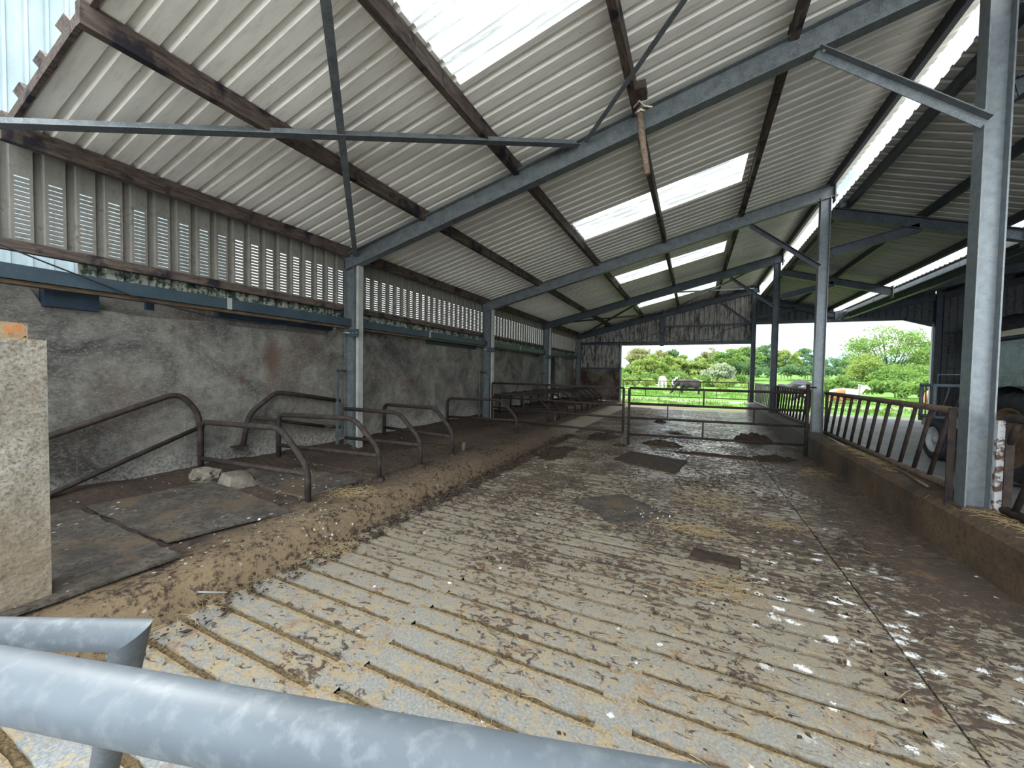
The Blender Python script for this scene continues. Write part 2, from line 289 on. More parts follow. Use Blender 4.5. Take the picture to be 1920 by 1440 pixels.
M['grass'] = leafm('grass blades', (.055,.15,.015), (.13,.24,.03), 3)
M['bark'] = two('grey bark', (.05,.045,.035), (.12,.11,.09), 6, .9)
M['tyre'] = two('dusty black tyre', (.012,.014,.018), (.035,.037,.04), 8, .8, bs=.3)
M['rim_rust'] = two('rusty wheel rim', (.09,.055,.03), (.20,.13,.075), 6, .7, .1)
M['rim'] = two('pale wheel rim', (.40,.42,.43), (.55,.57,.58), 9, .5, .1)
M['tractor'] = two('dull dark tractor paint', (.02,.03,.045), (.045,.06,.075), 5, .6, .1)
M['cream'] = two('faded cream panel', (.32,.29,.22), (.45,.42,.33), 7, .6)
g = G('dirty cab glass'); a = g.noise(9, 6, .7); c = g.mix(g.ramp(a, .4, .7), (.10,.12,.12), (.26,.28,.27)); M['glass'] = g.set(c, .25); g.b.inputs['Alpha'].default_value = .72
M['stone'] = two('broken concrete stone', (.08,.068,.052), (.17,.15,.12), 9, .9, bs=.5, c2=(.3,.3,.28), s2=40, lo2=.64, hi2=.68)
# ---------------------------------------------------------------- setting: floors
YS, YE = -0.6, 18.35           # length of the slatted passage
XL, XR = -2.75, 2.0
blocks = [(-2.75, -1.61, 1.03), (-1.47, -.34, 1.07), (-.19, .93, 1.105)]
SW, SP = .041, .18
mb = MB(); sb = MB()
def rough_edge(x, y): return .006*mnoise.noise(Vector((x*14, y*9, 1)))
for (bx0, bx1, ph) in blocks:
    k0 = math.ceil((YS-ph)/SP); k1 = int((YE-.2-ph)/SP); prev = YS
    nx = 26; xs = [bx0+(bx1-bx0)*i/nx for i in range(nx+1)]
    for k in range(k0, k1+1):
        y0, y1 = ph+k*SP-SW/2, ph+k*SP+SW/2
        near = y0 < 5.5
        xx = xs if near else [bx0, bx1]
        jit = lambda x, y: (y+rough_edge(x, y) if near else y)
        for i in range(len(xx)-1):
            a, b = xx[i], xx[i+1]
            mb.add([(a, jit(a, prev) if prev != YS else prev, 0), (b, jit(b, prev) if prev != YS else prev, 0), (b, jit(b, y0), 0), (a, jit(a, y0), 0)], [(0,1,2,3)])
            mb.add([(a, jit(a, y0), 0), (b, jit(b, y0), 0), (b, jit(b, y0), -.07), (a, jit(a, y0), -.07)], [(0,1,2,3)])
            mb.add([(b, jit(b, y1), 0), (a, jit(a, y1), 0), (a, jit(a, y1), -.07), (b, jit(b, y1), -.07)], [(0,1,2,3)])
            dz = lambda x, y: -.009-.022*min(1, max(0, (y-2)/1.3))+.022*mnoise.noise(Vector((x*22, y*30, 3))) if near else -.035
            ym = (y0+y1)/2
            sb.add([(a, y0-.008, dz(a, y0)-.012), (b, y0-.008, dz(b, y0)-.012), (b, ym, dz(b, ym)), (a, ym, dz(a, ym)), (b, y1+.008, dz(b, y1)-.012), (a, y1+.008, dz(a, y1)-.012)], [(0,1,2,3), (3,2,4,5)], True)
        prev = y1
    mb.add([(bx0, prev, 0), (bx1, prev, 0), (bx1, YE, 0), (bx0, YE, 0)], [(0,1,2,3)])
for a, b in ((-1.61, -1.47), (-.34, -.19), (.93, 1.075)): mb.add([(a, YS, 0), (b, YS, 0), (b, YE, 0), (a, YE, 0)], [(0,1,2,3)])
mb.add([(1.075, YS, 0), (1.075, YE, 0), (1.075, YE, -.05), (1.075, YS, -.05)], [(0,1,2,3)])
mb.add([(1.095, YS, -.012), (1.095, YE, -.012), (1.095, YE, -.05), (1.095, YS, -.05)], [(0,3,2,1)])
mb.add([(1.095, YS, -.012), (2.02, YS, .02), (2.02, YE, .02), (1.095, YE, -.012)], [(0,1,2,3)])
mb.box((-2.8, YS, -.2), (2.05, YE, -.09))
fl = struct(mb, 'floor', M['floor'], 'slatted concrete passage floor caked with muck')
so_ = sb.build('slot_muck', M['slot'], fl)
# raised cubicle bed with a muddy rounded kerb
ny, nx = 520, 46; v = []; f = []
for j in range(ny+1):
    y = YS+(YE-.02-YS)*(j/ny)**1.25
    for i in range(nx+1):
        t = i/nx; x = -5.32+2.62*t
        if x < -2.86: z = .205+.11*max(0, (-4.75-x)/.55)**1.4
        else:
            q = min(1, (x+2.86)/.13); z = .205*(1-q**2.2)
        z += .022*mnoise.noise(Vector((x*2.3, y*2.3, 0)))+.012*mnoise.noise(Vector((x*9, y*9, 4))) if x < -2.74 else -.02
        if x < -4.6: z += .06*max(0, mnoise.noise(Vector((x*3, y*1.6, 7))))
        v.append((x+(.018*mnoise.noise(Vector((y*6, z*8, 2))) if x > -2.95 else 0), y, z))
for j in range(ny):
    for i in range(nx): a = j*(nx+1)+i; f.append((a, a+1, a+nx+2, a+nx+1))
struct(MB().add(v, f, True), 'cubicle_bed', M['bed'], 'raised mucky cubicle bed along the left wall')
# kerb wall under the feed barriers
mb = MB(); n = 60
for i in range(n):
    y0 = -1+19.35*i/n; y1 = -1+19.35*(i+1)/n
    pr_ = lambda y: [(2.0+.012*mnoise.noise(Vector((y*2, 0, 0))), y, -.1), (2.0+.014*mnoise.noise(Vector((y*2, 0, 5))), y, .36), (2.045, y, .415), (2.36, y, .425), (2.38, y, -.1)]
    mb.add(pr_(y0)+pr_(y1), [(0,5,6,1), (1,6,7,2), (2,7,8,3), (3,8,9,4)]+([(4,3,2,1,0)] if i == 0 else [])+([(5,6,7,8,9)] if i == n-1 else []))
struct(mb, 'kerb_wall', M['kerb'], 'low concrete kerb wall under the feed barriers')
struct(MB().box((2.37, -8, -.1), (16, 18.5, .08)), 'yard_floor', M['yard'], 'concrete feed passage beyond the barriers')
M['apron'] = two('dry concrete apron', (.17,.17,.165), (.27,.27,.265), 3, .8)
struct(MB().box((-14, -12, -.12), (2.37, -.6, -.005)), 'yard_apron', M['apron'], 'concrete apron at the open front of the shed')
# field and hills
mb = MB(); nx, ny = 90, 90; v = []; f = []
for j in range(ny+1):
    y = 18.35+(j/ny)**2.2*330
    for i in range(nx+1):
        x = -200+400*i/nx if j > 25 else -60+120*i/nx
        x = (-40+80*i/nx)*(1+y/40)
        z = -.03+.05*mnoise.noise(Vector((x*.4, y*.4, 0)))*min(1, (y-18.35)/3) + 3.2*max(0, min(1, (y-52)/60))**1.5*(1 if x > 0 else max(0, 1+x/40)) + .0018*max(0, y-110)*10
        v.append((x, y, z))
for j in range(ny):
    for i in range(nx): a = j*(nx+1)+i; f.append((a, a+1, a+nx+2, a+nx+1))
struct(MB().add(v, f, True), 'field', M['field'], 'green pasture beyond the sheds')
def hills(name, mat, Y, base, amp, sc, x0, x1, seed, prof):
    v = []; f = []; n = 80
    for i in range(n+1):
        x = x0+(x1-x0)*i/n; h = base*prof(i/n)+amp*mnoise.noise(Vector((x*sc, seed, 0)))
        v += [(x, Y-40, -4), (x, Y, h), (x, Y+90, h*.95), (x, Y+200, -4)]
    for i in range(n):
        for k in range(3): f.append((4*i+k, 4*i+4+k, 4*i+5+k, 4*i+1+k))
    struct(MB().add(v, f, True), name, mat)
hills('hills', M['hill'], 520, 20, 5, .006, -700, 900, 3, lambda t: 1)
hills('ridge', M['ridge'], 1150, 74, 14, .0022, -1700, 1700, 9, lambda t: max(.32, 1.05-1.15*abs(t-.42)*1.4))
# ---------------------------------------------------------------- shed shell
SL = .237; T0 = 3.36
T = lambda x: T0+SL*(x+5.12)          # top of rafters
ROOF_UP = .125
YF = [4.57, 9.14, 13.71, 18.28]; YV = 1.15; XE, XH = -5.42, 2.51
def profile_sheet(y0, y1, pitch=.19, d=.024, phase=0.):
    out_ = [(y0, 0.)]; k = math.floor((y0-phase)/pitch)
    while phase+k*pitch < y1:
        b = phase+k*pitch
        for dy, dz in ((0, 0), (.118, 0), (.132, d), (.174, d), (.188, 0)):
            if y0 < b+dy < y1: out_.append((b+dy, dz))
        k += 1
    out_.append((y1, out_[-1][1])); return out_
SKY = [(2.24, 3.14), (6.82, 7.76), (11.0, 11.95), (15.5, 16.45)]
SX0, SX1 = -2.07, .66
def roof_piece(x0, x1, y0, y1, fn, mb):
    pr = profile_sheet(y0, y1, phase=1.19); v = []
    for (y, dz) in pr: v += [(x0, y, fn(x0)+dz), (x1, y, fn(x1)+dz)]
    mb.add(v, [(2*i, 2*i+1, 2*i+3, 2*i+2) for i in range(len(pr)-1)])
    return mb
RU = lambda x: T(x)+ROOF_UP
mb = MB(); roof_piece(XE, SX0, YV, 18.5, RU, mb); roof_piece(SX1, XH, YV, 18.5, RU, mb)
prev = YV
for a, b in SKY: roof_piece(SX0, SX1, prev, a, RU, mb); prev = b
roof_piece(SX0, SX1, prev, 18.5, RU, mb)
struct(mb, 'ceiling', M['roof'], 'ribbed fibre roof sheets of the cubicle shed')
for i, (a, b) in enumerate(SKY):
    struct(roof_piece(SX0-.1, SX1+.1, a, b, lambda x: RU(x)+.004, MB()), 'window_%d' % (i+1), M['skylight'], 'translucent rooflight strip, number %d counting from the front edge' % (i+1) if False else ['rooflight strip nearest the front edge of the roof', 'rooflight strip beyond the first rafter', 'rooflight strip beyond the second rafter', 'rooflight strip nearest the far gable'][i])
# verge board with folded sheet tabs
vb = thing('verge_board', 'dark verge board with jagged tabs along the front roof edge', 'board', (-5.4, YV, T(-5.4)))
MB().beam((-5.5, YV, RU(-5.5)+.02), (2.45, YV, RU(2.45)+.02), RECT(.03, .085)).build('board', M['timber'], vb)
for k in range(18):
    x = -5.3+k*.43; z = RU(x)+.07
    MB().add([(x, YV, z-.05), (x+.16, YV, z-.03), (x+.02, YV-.02, z+.10), (x-.13, YV-.02, z+.07), (x, YV+.03, z-.05), (x+.16, YV+.03, z-.03), (x+.02, YV+.03, z+.10), (x-.13, YV+.03, z+.07)],
             [(0,1,2,3), (7,6,5,4), (0,4,5,1), (1,5,6,2), (2,6,7,3), (3,7,4,0)]).build('tab', M['timber'], vb)
# purlins of the main roof
PX = [-5.13, -3.62, -2.13, -.66, .79, 2.26]
plab = ['timber eaves purlin above the vented cladding', 'thick timber purlin, second up from the left eaves', 'timber purlin at the lower end of the rooflights', 'timber purlin across the middle of the rooflights', 'timber purlin at the upper end of the rooflights', 'dark purlin along the high edge beside the sky gap']
for i, x in enumerate(PX):
    h = .155 if i < 5 else .17
    o = MB()
    for a, b in zip([YV]+YF[:3], YF):
        j = random.uniform(-.012, .012); o.beam((x+j, a-.06, T(x)+.043+random.uniform(-.004, .004)), (x-j, b+.1, T(x)+.043), RECT(.07 if i < 5 else .06, h))
    tag(o.build('purlin', M['timber'] if i < 5 else M['steel_dark']), plab[i], 'purlin', 'purlins of the cubicle shed roof')
# steel frames
ordw = ['nearest', 'second', 'third', 'far gable']
for i, y in enumerate(YF):
    mt = M['galv'] if i == 0 else M['steel_dark']
    c = thing('steel_column', ['left wall steel column nearest the camera, behind the divider hoops', 'second left wall steel column, holding the gate end', 'third left wall steel column, before the dark doorway', 'left corner steel column at the far gable'][i], 'column', (-5.05, y, .2), 'steel columns along the left wall')
    MB().beam((-5.05, y, .1), (-5.05, y, T(-5.05)-.24), IB(.20, .13), up=(1, 0, 0)).build('shaft', M['galv'], c)
    MB().box((-5.2, y-.09, .19), (-4.9, y+.09, .24)).build('base_plate', M['rust_light'], c)
    c = thing('steel_column', ['big bright galvanised column on the kerb wall, nearest the camera', 'right hand column where the cross gate is hung', 'third column on the kerb wall behind the cross gate', 'farthest column on the kerb wall at the gable'][i], 'column', (2.18, y, .42), 'steel columns on the kerb wall')
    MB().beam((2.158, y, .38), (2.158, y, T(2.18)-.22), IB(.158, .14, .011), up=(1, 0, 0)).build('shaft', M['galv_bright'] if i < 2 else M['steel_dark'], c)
    MB().box((2.05, y-.1, .41), (2.32, y+.1, .435)).build('base_plate', M['rust_light'], c)
    r = thing('rafter', ['steel rafter nearest the camera, running up from the left wall', 'second steel rafter, beyond the first pair of purlin bays', 'third steel rafter, before the far gable', 'farthest steel rafter against the far gable sheets'][i], 'beam', (-5.1, y, T(-5.1)-.12), 'sloping rafters of the cubicle shed')
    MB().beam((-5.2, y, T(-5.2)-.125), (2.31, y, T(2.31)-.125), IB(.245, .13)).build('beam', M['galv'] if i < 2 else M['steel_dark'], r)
    MB().box((2.285, y-.08, T(2.28)-.34), (2.30, y+.08, T(2.28)+.04)).build('end_plate', M['galv_bright'], r)
    for px_ in PX[1:5]: MB().box((px_+.035, y-.05, T(px_)), (px_+.045, y+.05, T(px_)+.12)).build('cleat', M['galv'], r)
    if i < 4:
        k = thing('knee_brace', ['angle brace from the nearest rafter down to the big bright column', 'angle brace from the second rafter to the gate column', 'angle brace from the third rafter to the third column', 'angle brace from the farthest rafter to the gable column'][i], 'brace', (.99, y, 4.5), 'knee braces at the column heads')
        MB().beam((.97, y-.07, 4.53), (2.10, y-.07, 3.60), ANG(.075, .008), up=(0, -1, 0)).build('angle_bar', M['galv'] if i == 0 else M['steel_dark'], k)
        for (bx, bz) in ((1.0, 4.49), (2.06, 3.66)): MB().tube([(bx, y-.11, bz), (bx, y-.04, bz)], .016, 6).build('bolt', M['galv_bright'], k)
# wind bracing in the plane of the roof, front bay and back bay
def brace(a, b, lab, mat='steel_dark', w=.06):
    (xa, ya), (xb, yb) = a, b
    tag(MB().beam((xa, ya, T(xa)-.10), (xb, yb, T(xb)-.10), ANG(w, .007), up=(0, 0, 1)).build('wind_brace', M[mat]), lab, 'brace', 'wind braces under the roof')
brace((-5.0, .95), (-1.32, 4.50), 'long wind brace crossing the front bay from the left edge', 'galv', .09)
brace((-1.7, 1.2), (-4.95, 4.5), 'wind brace dropping from the top of frame to the left column', 'galv', .07)
brace((-1.20, 4.5), (2.0, 1.2), 'thin wind brace rising from the nearest rafter to the upper right', 'galv', .05)
brace((-4.9, 13.8), (-1.3, 18.2), 'left wind brace in the far bay sloping toward the gable')
brace((-1.3, 13.8), (-4.9, 18.2), 'left wind brace in the far bay crossing the other one')
brace((-1.1, 18.2), (2.1, 13.8), 'pale wind brace in the far bay right of the middle', 'galv_bright')
brace((-1.1, 13.9), (2.1, 18.1), 'second wind brace in the far bay right of the middle', 'galv_bright', .05)
# left wall
mb = MB(); n = 130; v = []; prof_top = []
def wall_top(y):
    b = 2.24 if y < 1.25 else (2.03 if y < 4.45 else 2.20)
    return b+.035*mnoise.noise(Vector((y*2.1, 0, 0)))+.012*mnoise.noise(Vector((y*11, 0, 3)))
def wseg(y0, y1, nn, mb):
    for i in range(nn):
        a, b = y0+(y1-y0)*i/nn, y0+(y1-y0)*(i+1)/nn; za, zb = wall_top(a), wall_top(b)
        mb.add([(-5.3, a, -.1), (-5.3, b, -.1), (-5.3, b, zb), (-5.3, a, za), (-5.42, a, za+.02), (-5.42, b, zb+.02)], [(0,1,2,3), (3,2,5,4)])
wseg(-.6, 14.7, 150, mb)
mb.box((-5.42, 16.3, -.1), (-5.3, 18.3, 2.3)); mb.box((-5.6, -.6, -.1), (-5.42, 14.7, 2.34)); mb.box((-5.6, 16.3, -.1), (-5.42, 18.3, 2.34))
mb.box((-5.6, 14.7, 2.2), (-5.42, 16.3, 2.34))
struct(mb, 'wall_left', M['render'], 'stained rendered wall behind the cubicles')
# dark doorway behind
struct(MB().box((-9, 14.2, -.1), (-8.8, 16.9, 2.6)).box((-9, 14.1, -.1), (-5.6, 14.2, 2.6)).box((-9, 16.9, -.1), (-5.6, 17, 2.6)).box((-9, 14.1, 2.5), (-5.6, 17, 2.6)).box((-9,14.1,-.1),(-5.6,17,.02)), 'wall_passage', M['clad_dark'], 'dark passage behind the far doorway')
MB_ = MB
tag(MB().box((-6.6, 15.7, .02), (-6.55, 16.5, 1.0)).box((-6.62, 14.4, 1.0), (-6.5, 16.6, 1.05)).box((-6.62, 14.4, .6), (-6.5, 16.6, .65)).build('door_hurdle', M['galv']), 'grey rails seen inside the dark doorway', 'hurdle')
# vented cladding on the left
def vented(y0, y1, z0, z1, s0, s1, mb, ph=1.245, pitch=.197):
    k = math.floor((y0-ph)/pitch); X = -5.34
    while ph+k*pitch < y1:
        b = ph+k*pitch-.065; k += 1
        if b < y0 or b+pitch > y1: continue
        q = lambda ya, yb, za, zb, xa=X, xb=X: mb.add([(xa, ya, za), (xb, yb, za), (xb, yb, zb), (xa, ya, zb)], [(0,1,2,3)])
        q(b, b+.022, z0, z1); q(b+.108, b+.130, z0, z1)
        q(b+.130, b+.142, z0, z1, X, X-.035); q(b+.142, b+.185, z0, z1, X-.035, X-.035); q(b+.185, b+pitch, z0, z1, X-.035, X)
        if s1 > s0:
            q(b+.022, b+.108, z0, s0); q(b+.022, b+.108, s1, z1); z = s0; 
            while z < s1-.03:
                mb.add([(X, b+.022, z+.013), (X, b+.108, z+.013), (X, b+.108, z+.040), (X, b+.022, z+.040)], [(0,1,2,3)])
                mb.add([(X, b+.022, z+.013), (X, b+.108, z+.013), (X-.006, b+.108, z+.009), (X-.006, b+.022, z+.009)], [(0,1,2,3)]); z += .040
        else: q(b+.022, b+.108, z0, z1)
mb = MB(); vented(.9, 18.75, 2.53, T(-5.34)+.118, 2.56, 3.13, mb)
wl = struct(mb, 'wall_left_cladding', M['clad'], 'ribbed vented sheets with louvre slots above the wall')
mb = MB(); vented(1.45, 14.0, 2.335, 2.53, 0, 0, mb); vented(14.9, 18.75, 2.335, 2.53, 0, 0, mb)
struct(mb, 'wall_left_skirt', M['clad_moss'], 'mossy bottom edge of the vented sheets')
tag(MB().beam((-5.25, .6, 2.505), (-5.25, 4.5, 2.505), RECT(.07, .09)).beam((-5.25, 4.5, 2.505), (-5.25, 18.25, 2.49), RECT(.07, .085)).build('cladding_rail', M['timber']), 'dark timber rail along the bottom of the vented sheets', 'rail')
# slate blue rail/gutter along the wall
gt = thing('eaves_channel', 'long slate blue steel channel running along the left wall', 'channel', (-5.1, .4, 2.25))
MB().beam((-5.12, .3, 2.258), (-5.12, 18.1, 2.258), [(-.07,-.06), (.07,-.06), (.07,.062), (.062,.062), (.062,-.052), (-.07,-.052)]).build('channel', M['steel_blue'], gt)
MB().beam((-5.14, .3, 2.178), (-5.14, 18.1, 2.178), RECT(.09, .035)).build('timber_strip', M['strip'], gt)
for y in (2.72, 6.6, 11.3): MB().box((-5.052, y, 2.195), (-5.045, y+.05, 2.333)).build('joint_clip', M['pvc'], gt)
o = MB().tube([(-5.12, 18.1, 2.3), (-5.12, 18.22, 2.3)], .06, 14).build('end_pipe', M['galv_bright'], gt)
# navy steel plates on the wall
mb = thing('steel_plate', 'navy steel beam end let into the wall top at the left', 'plate', (-5.25, 1.6, 2.1))
MB().box((-5.34, 1.33, 2.02), (-5.22, 1.68, 2.21)).build('face', M['navy'], mb); MB().tube([(-5.225, 1.39, 2.13), (-5.212, 1.39, 2.13)], .012, 8).build('bolt_hole', M['black'], mb)
tag(MB().box((-5.31, 2.05, 2.10), (-5.27, 2.12, 2.19)).build('wall_bracket', M['navy']), 'small navy bracket under the blue channel', 'bracket')
tag(MB().box((-5.36, 2.75, 2.12), (-5.29, 4.40, 2.20)).build('wall_beam', M['navy']), 'navy steel beam recessed above the wall left of the nearest column', 'beam')
tag(MB().box((-5.305, 6.8, 2.08), (-5.29, 8.95, 2.2)).build('wall_beam', M['navy']), 'navy steel beam above the wall left of the second column', 'beam')
tag(MB().box((-5.305, 12.0, 2.06), (-5.29, 13.6, 2.2)).build('wall_beam', M['navy']), 'navy steel beam above the wall left of the third column', 'beam')
for i, y in enumerate(YF[:3]):
    w = ['nearest', 'second', 'third'][i]
    c = thing('column_clamp', 'blue grey bolted clamp plate around the %s left column' % w, 'clamp', (-4.93, y, 2.08), 'clamp plates on the left columns')
    MB().box((-5.02, y-.10, 2.02), (-4.80, y-.088, 2.14)).build('plate', M['steel_blue'], c)
    for dx in (-.07, .0, .08): MB().tube([(-4.91+dx, y-.115, 2.08), (-4.91+dx, y-.08, 2.08)], .011, 6).build('bolt', M['galv_bright'], c)
    MB().tube([(-5.14, y-.09, 2.09), (-4.99, y-.09, 2.085)], .012, 8).build('spike', M['pvc'], c)
    tag(MB().box((-4.935, y-.02, .2), (-4.885, y+.08, T(-4.9)-.25)).build('downpipe', M['pvc']), 'pale grey plastic duct beside the %s left column' % w, 'pipe', 'pale ducts beside the left columns')
    p = thing('hinge_post', 'slim upright post with a black clamp left of the %s left column' % w, 'post', (-5.16, y-.16, .25), 'slim posts by the left columns')
    MB().beam((-5.18, y-.17, .22), (-5.18, y-.17, 1.56), RECT(.05, .02), up=(1,0,0)).build('flat_bar', M['galv'], p)
    MB().box((-5.2, y-.19, 1.46), (-5.02, y-.13, 1.49)).build('clamp', M['black'], p)
# cable sagging along the wall
tag(MB().tube([(-5.0, .55, 2.62), (-5.0, 1.3, 2.36), (-5.02, 1.9, 2.17), (-5.03, 2.6, 2.07), (-5.03, 3.2, 2.06), (-5.05, 3.9, 2.18), (-5.1, 4.45, 2.47)], .007, 6).build('cable', M['black']), 'black cable sagging across the blue channel', 'cable')
# far gable
mb = MB()
def gable(x0, x1, zb, zt, y, mb, pitch=.19, ph=0., d=.035):
    x = x0; 
    while x < x1-.001:
        seq = [(x, 0), (min(x+.12, x1), 0), (min(x+.135, x1), d), (min(x+.17, x1), d), (min(x+pitch, x1), 0)]
        for (a, da), (b, db) in zip(seq, seq[1:]):
            if b > a: mb.add([(a, y+da, zb(a)), (b, y+db, zb(b)), (b, y+db, zt(b)), (a, y+da, zt(a))], [(0,1,2,3)])
        x += pitch
gable(-5.43, -3.05, lambda x: 1.72, lambda x: T(x)+.122, 18.42, mb); gable(-3.05, 2.25, lambda x: 2.80, lambda x: T(x)+.122, 18.42, mb)
struct(mb, 'wall_far', M['clad_far'], 'streaked ribbed gable sheets at the far end')
struct(MB().box((-5.5, 18.36, -.1), (-3.05, 18.55, 1.72)), 'wall_far_block', M['blockwall'], 'low dark block wall left of the far opening')
def rail(a, b, w, h, lab, m='steel_dark', nm='gable_rail', up=(0, 0, 1)):
    return tag(MB().beam(a, b, RECT(w, h), up=up).build(nm, M[m]), lab, 'rail', 'sheeting rails of the far gable')
rail((-5.2, 18.33, 2.92), (2.2, 18.33, 2.88), .1, .12, 'long dark rail above the far opening')
rail((-5.2, 18.33, 1.74), (-3.03, 18.33, 1.74), .1, .08, 'short dark rail on the block wall left of the opening')
rail((-1.15, 18.33, 3.62), (2.15, 18.33, 3.62), .06, .07, 'upper dark rail on the right half of the gable')
tag(MB().beam((-1.3, 18.3, 2.75), (-1.3, 18.3, T(-1.3)-.2), IB(.16, .1), up=(1, 0, 0)).build('gable_post', M['steel_dark']), 'short dark steel post in the middle of the far gable', 'post')
tag(MB().beam((-3.06, 18.31, 0), (-3.06, 18.31, 2.88), RECT(.06, .06), up=(1, 0, 0)).build('opening_post', M['galv_bright']), 'bright edge post on the left side of the far opening', 'post')
tag(MB().tube([(-5.0, 18.2, 2.95), (-2.6, 18.2, 2.93), (-1.4, 18.15, 3.35), (-.6, 18.15, 2.98), (.6, 18.15, 3.0), (1.2, 18.15, 3.4), (2.1, 18.15, 3.6)], .012, 6).build('cable', M['black']), 'dark cable looping across the far gable sheets', 'cable')
# ---------------------------------------------------------------- lean-to roof on the right and the third shed
R2 = lambda x: 4.80-.30*(x-2.3); R3 = lambda x: 4.05+.2*(x-5.05)
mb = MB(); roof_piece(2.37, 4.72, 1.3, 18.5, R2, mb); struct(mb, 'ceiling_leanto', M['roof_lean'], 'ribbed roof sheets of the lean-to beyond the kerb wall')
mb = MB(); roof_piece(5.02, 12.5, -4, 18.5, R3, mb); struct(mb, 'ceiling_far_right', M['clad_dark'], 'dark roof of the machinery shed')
for x, lab in ((2.49, 'dark purlin just right of the sky gap'), (3.55, 'dark purlin in the middle of the lean-to roof'), (4.55, 'dark purlin at the low edge of the lean-to roof')):
    tag(MB().beam((x, 1.35, R2(x)-.07), (x, 18.3, R2(x)-.07), RECT(.065, .13)).build('leanto_purlin', M['steel_dark']), lab, 'purlin', 'purlins of the lean-to roof')
for i, y in enumerate(YF):
    w = ['nearest', 'second', 'third', 'farthest'][i]
    r = thing('leanto_rafter', '%s dark rafter of the lean-to, right of its column' % w, 'beam', (2.4, y, 4.5), 'rafters of the lean-to')
    MB().beam((2.28, y, R2(2.28)-.245), (4.75, y, R2(4.75)-.245), IB(.19, .12)).build('beam', M['steel_dark'], r)
    MB().box((4.74, y-.08, R2(4.74)-.42), (4.76, y+.08, R2(4.74)-.1)).build('end_plate', M['galv'], r)
    k = MB().beam((2.28, y, 3.84), (3.5, y, R2(3.5)-.31), IB(.16, .11)).build('haunch', M['steel_dark'], r)
    r = thing('shed_rafter', '%s dark rafter of the machinery shed beyond the gutter' % w, 'beam', (5.0, y, 3.8), 'rafters of the machinery shed')
    MB().beam((4.95, y, R3(4.95)-.22), (12.2, y, R3(12.2)-.22), IB(.22, .13)).build('beam', M['steel_dark'], r)
for k, x in enumerate((6.2, 7.8, 9.4)):
    tag(MB().beam((x, -3.8, R3(x)-.06), (x, 18.3, R3(x)-.06), RECT(.06, .11)).build('shed_purlin', M['steel_dark']), ['lowest', 'middle', 'highest'][k]+' purlin under the dark machinery shed roof', 'purlin', 'purlins of the machinery shed')
gu = thing('valley_gutter', 'bright galvanised gutter between the lean-to and machinery shed', 'gutter', (4.95, 1.4, 3.9))
MB().beam((4.98, 1.3, 3.86), (4.98, 17.6, 3.86), [(-.1,.06),(-.09,-.05),(.09,-.05),(.1,.06),(.09,.06),(.08,-.04),(-.08,-.04),(-.09,.06)][::-1]).build('trough', M['gatepipe'], gu)
for y in (6.2, 10.8, 15.3): MB().box((4.87, y, 3.80), (4.885, y+.05, 3.93)).build('joint_strap', M['galv_bright'], gu)
MB().tube([(4.92, 17.6, 3.9), (4.80, 17.75, 3.82), (4.72, 17.75, 3.6)], .05, 12).build('outlet_pipe', M['gatepipe'], gu)
tag(MB().beam((5.0, 1.3, 3.72), (5.0, 18.2, 3.72), IB(.16, .1)).build('valley_beam', M['steel_dark']), 'dark beam running under the bright gutter', 'beam')
gp = thing('ridge_pipe', 'round pale vent pipe end at the head of the gate column', 'pipe', (2.42, 9.2, 4.72)); MB().tube([(2.34, 9.05, 4.66), (2.44, 9.05, 4.68)], .055, 14).build('elbow', M['gatepipe'], gp)
# machinery shed shell
mb = MB(); gable(2.25, 4.75, lambda x: 3.62, lambda x: R2(x)+.0, 18.42, mb); gable(4.75, 7.55, lambda x: 3.62 if x < 6.7 else 3.62-.33*(x-6.7), lambda x: R3(x)+.0, 18.42, mb); gable(7.55, 12.3, lambda x: .0, lambda x: R3(x)+.0, 18.42, mb)
struct(mb, 'wall_far_right', M['clad_dark'], 'dark gable sheets of the machinery shed')
mb = MB().box((12.3, -4, -.1), (12.4, 18.4, 5.6)); struct(mb, 'wall_right', M['clad_dark'], 'unseen dark side wall of the machinery shed, added to block light')  # out-of-view side wall, put in to keep light out of the machinery shed
rail((2.25, 18.33, 3.64), (6.75, 18.33, 3.62), .1, .12, 'dark beam over the right hand opening')
rail((6.72, 18.33, 3.62), (7.5, 18.33, 3.36), .1, .14, 'sloping dark brace at the right corner of the opening')
rail((7.6, 18.3, 3.1), (12.2, 18.3, 3.1), .07, .08, 'dark rail on the machinery shed end wall'); rail((7.6, 18.3, 1.9), (12.2, 18.3, 1.9), .07, .08, 'lower dark rail on the machinery shed end wall')
c = thing('steel_column', 'dark column with a bright edge at the right side of the opening', 'column', (7.58, 18.28, .08), 'steel columns of the machinery shed')
MB().beam((7.58, 18.25, .0), (7.58, 18.25, R3(7.58)-.2), IB(.2, .13), up=(1, 0, 0)).build('shaft', M['steel_dark'], c); MB().box((7.42, 18.2, 0), (7.45, 18.3, 3.4)).build('edge_trim', M['galv_bright'], c)
# tall neighbour building at the top left
mb = MB(); y = -6.0; X = -8.0
while y < 4.2:
    seq = [(y, 0), (y+.125, 0), (y+.14, .03), (y+.17, .03), (y+.185, 0)]
    for (a, da), (b, db) in zip(seq, seq[1:]): mb.add([(X+da, a, -.1), (X+db, b, -.1), (X+db, b, 9.5), (X+da, a, 9.5)], [(0,1,2,3)])
    y += .185
mb.box((-12, -6, -.1), (-8.06, 4.2, 9.5)); struct(mb, 'wall_neighbour', M['clad_new'], 'pale ribbed metal wall of the building next door')
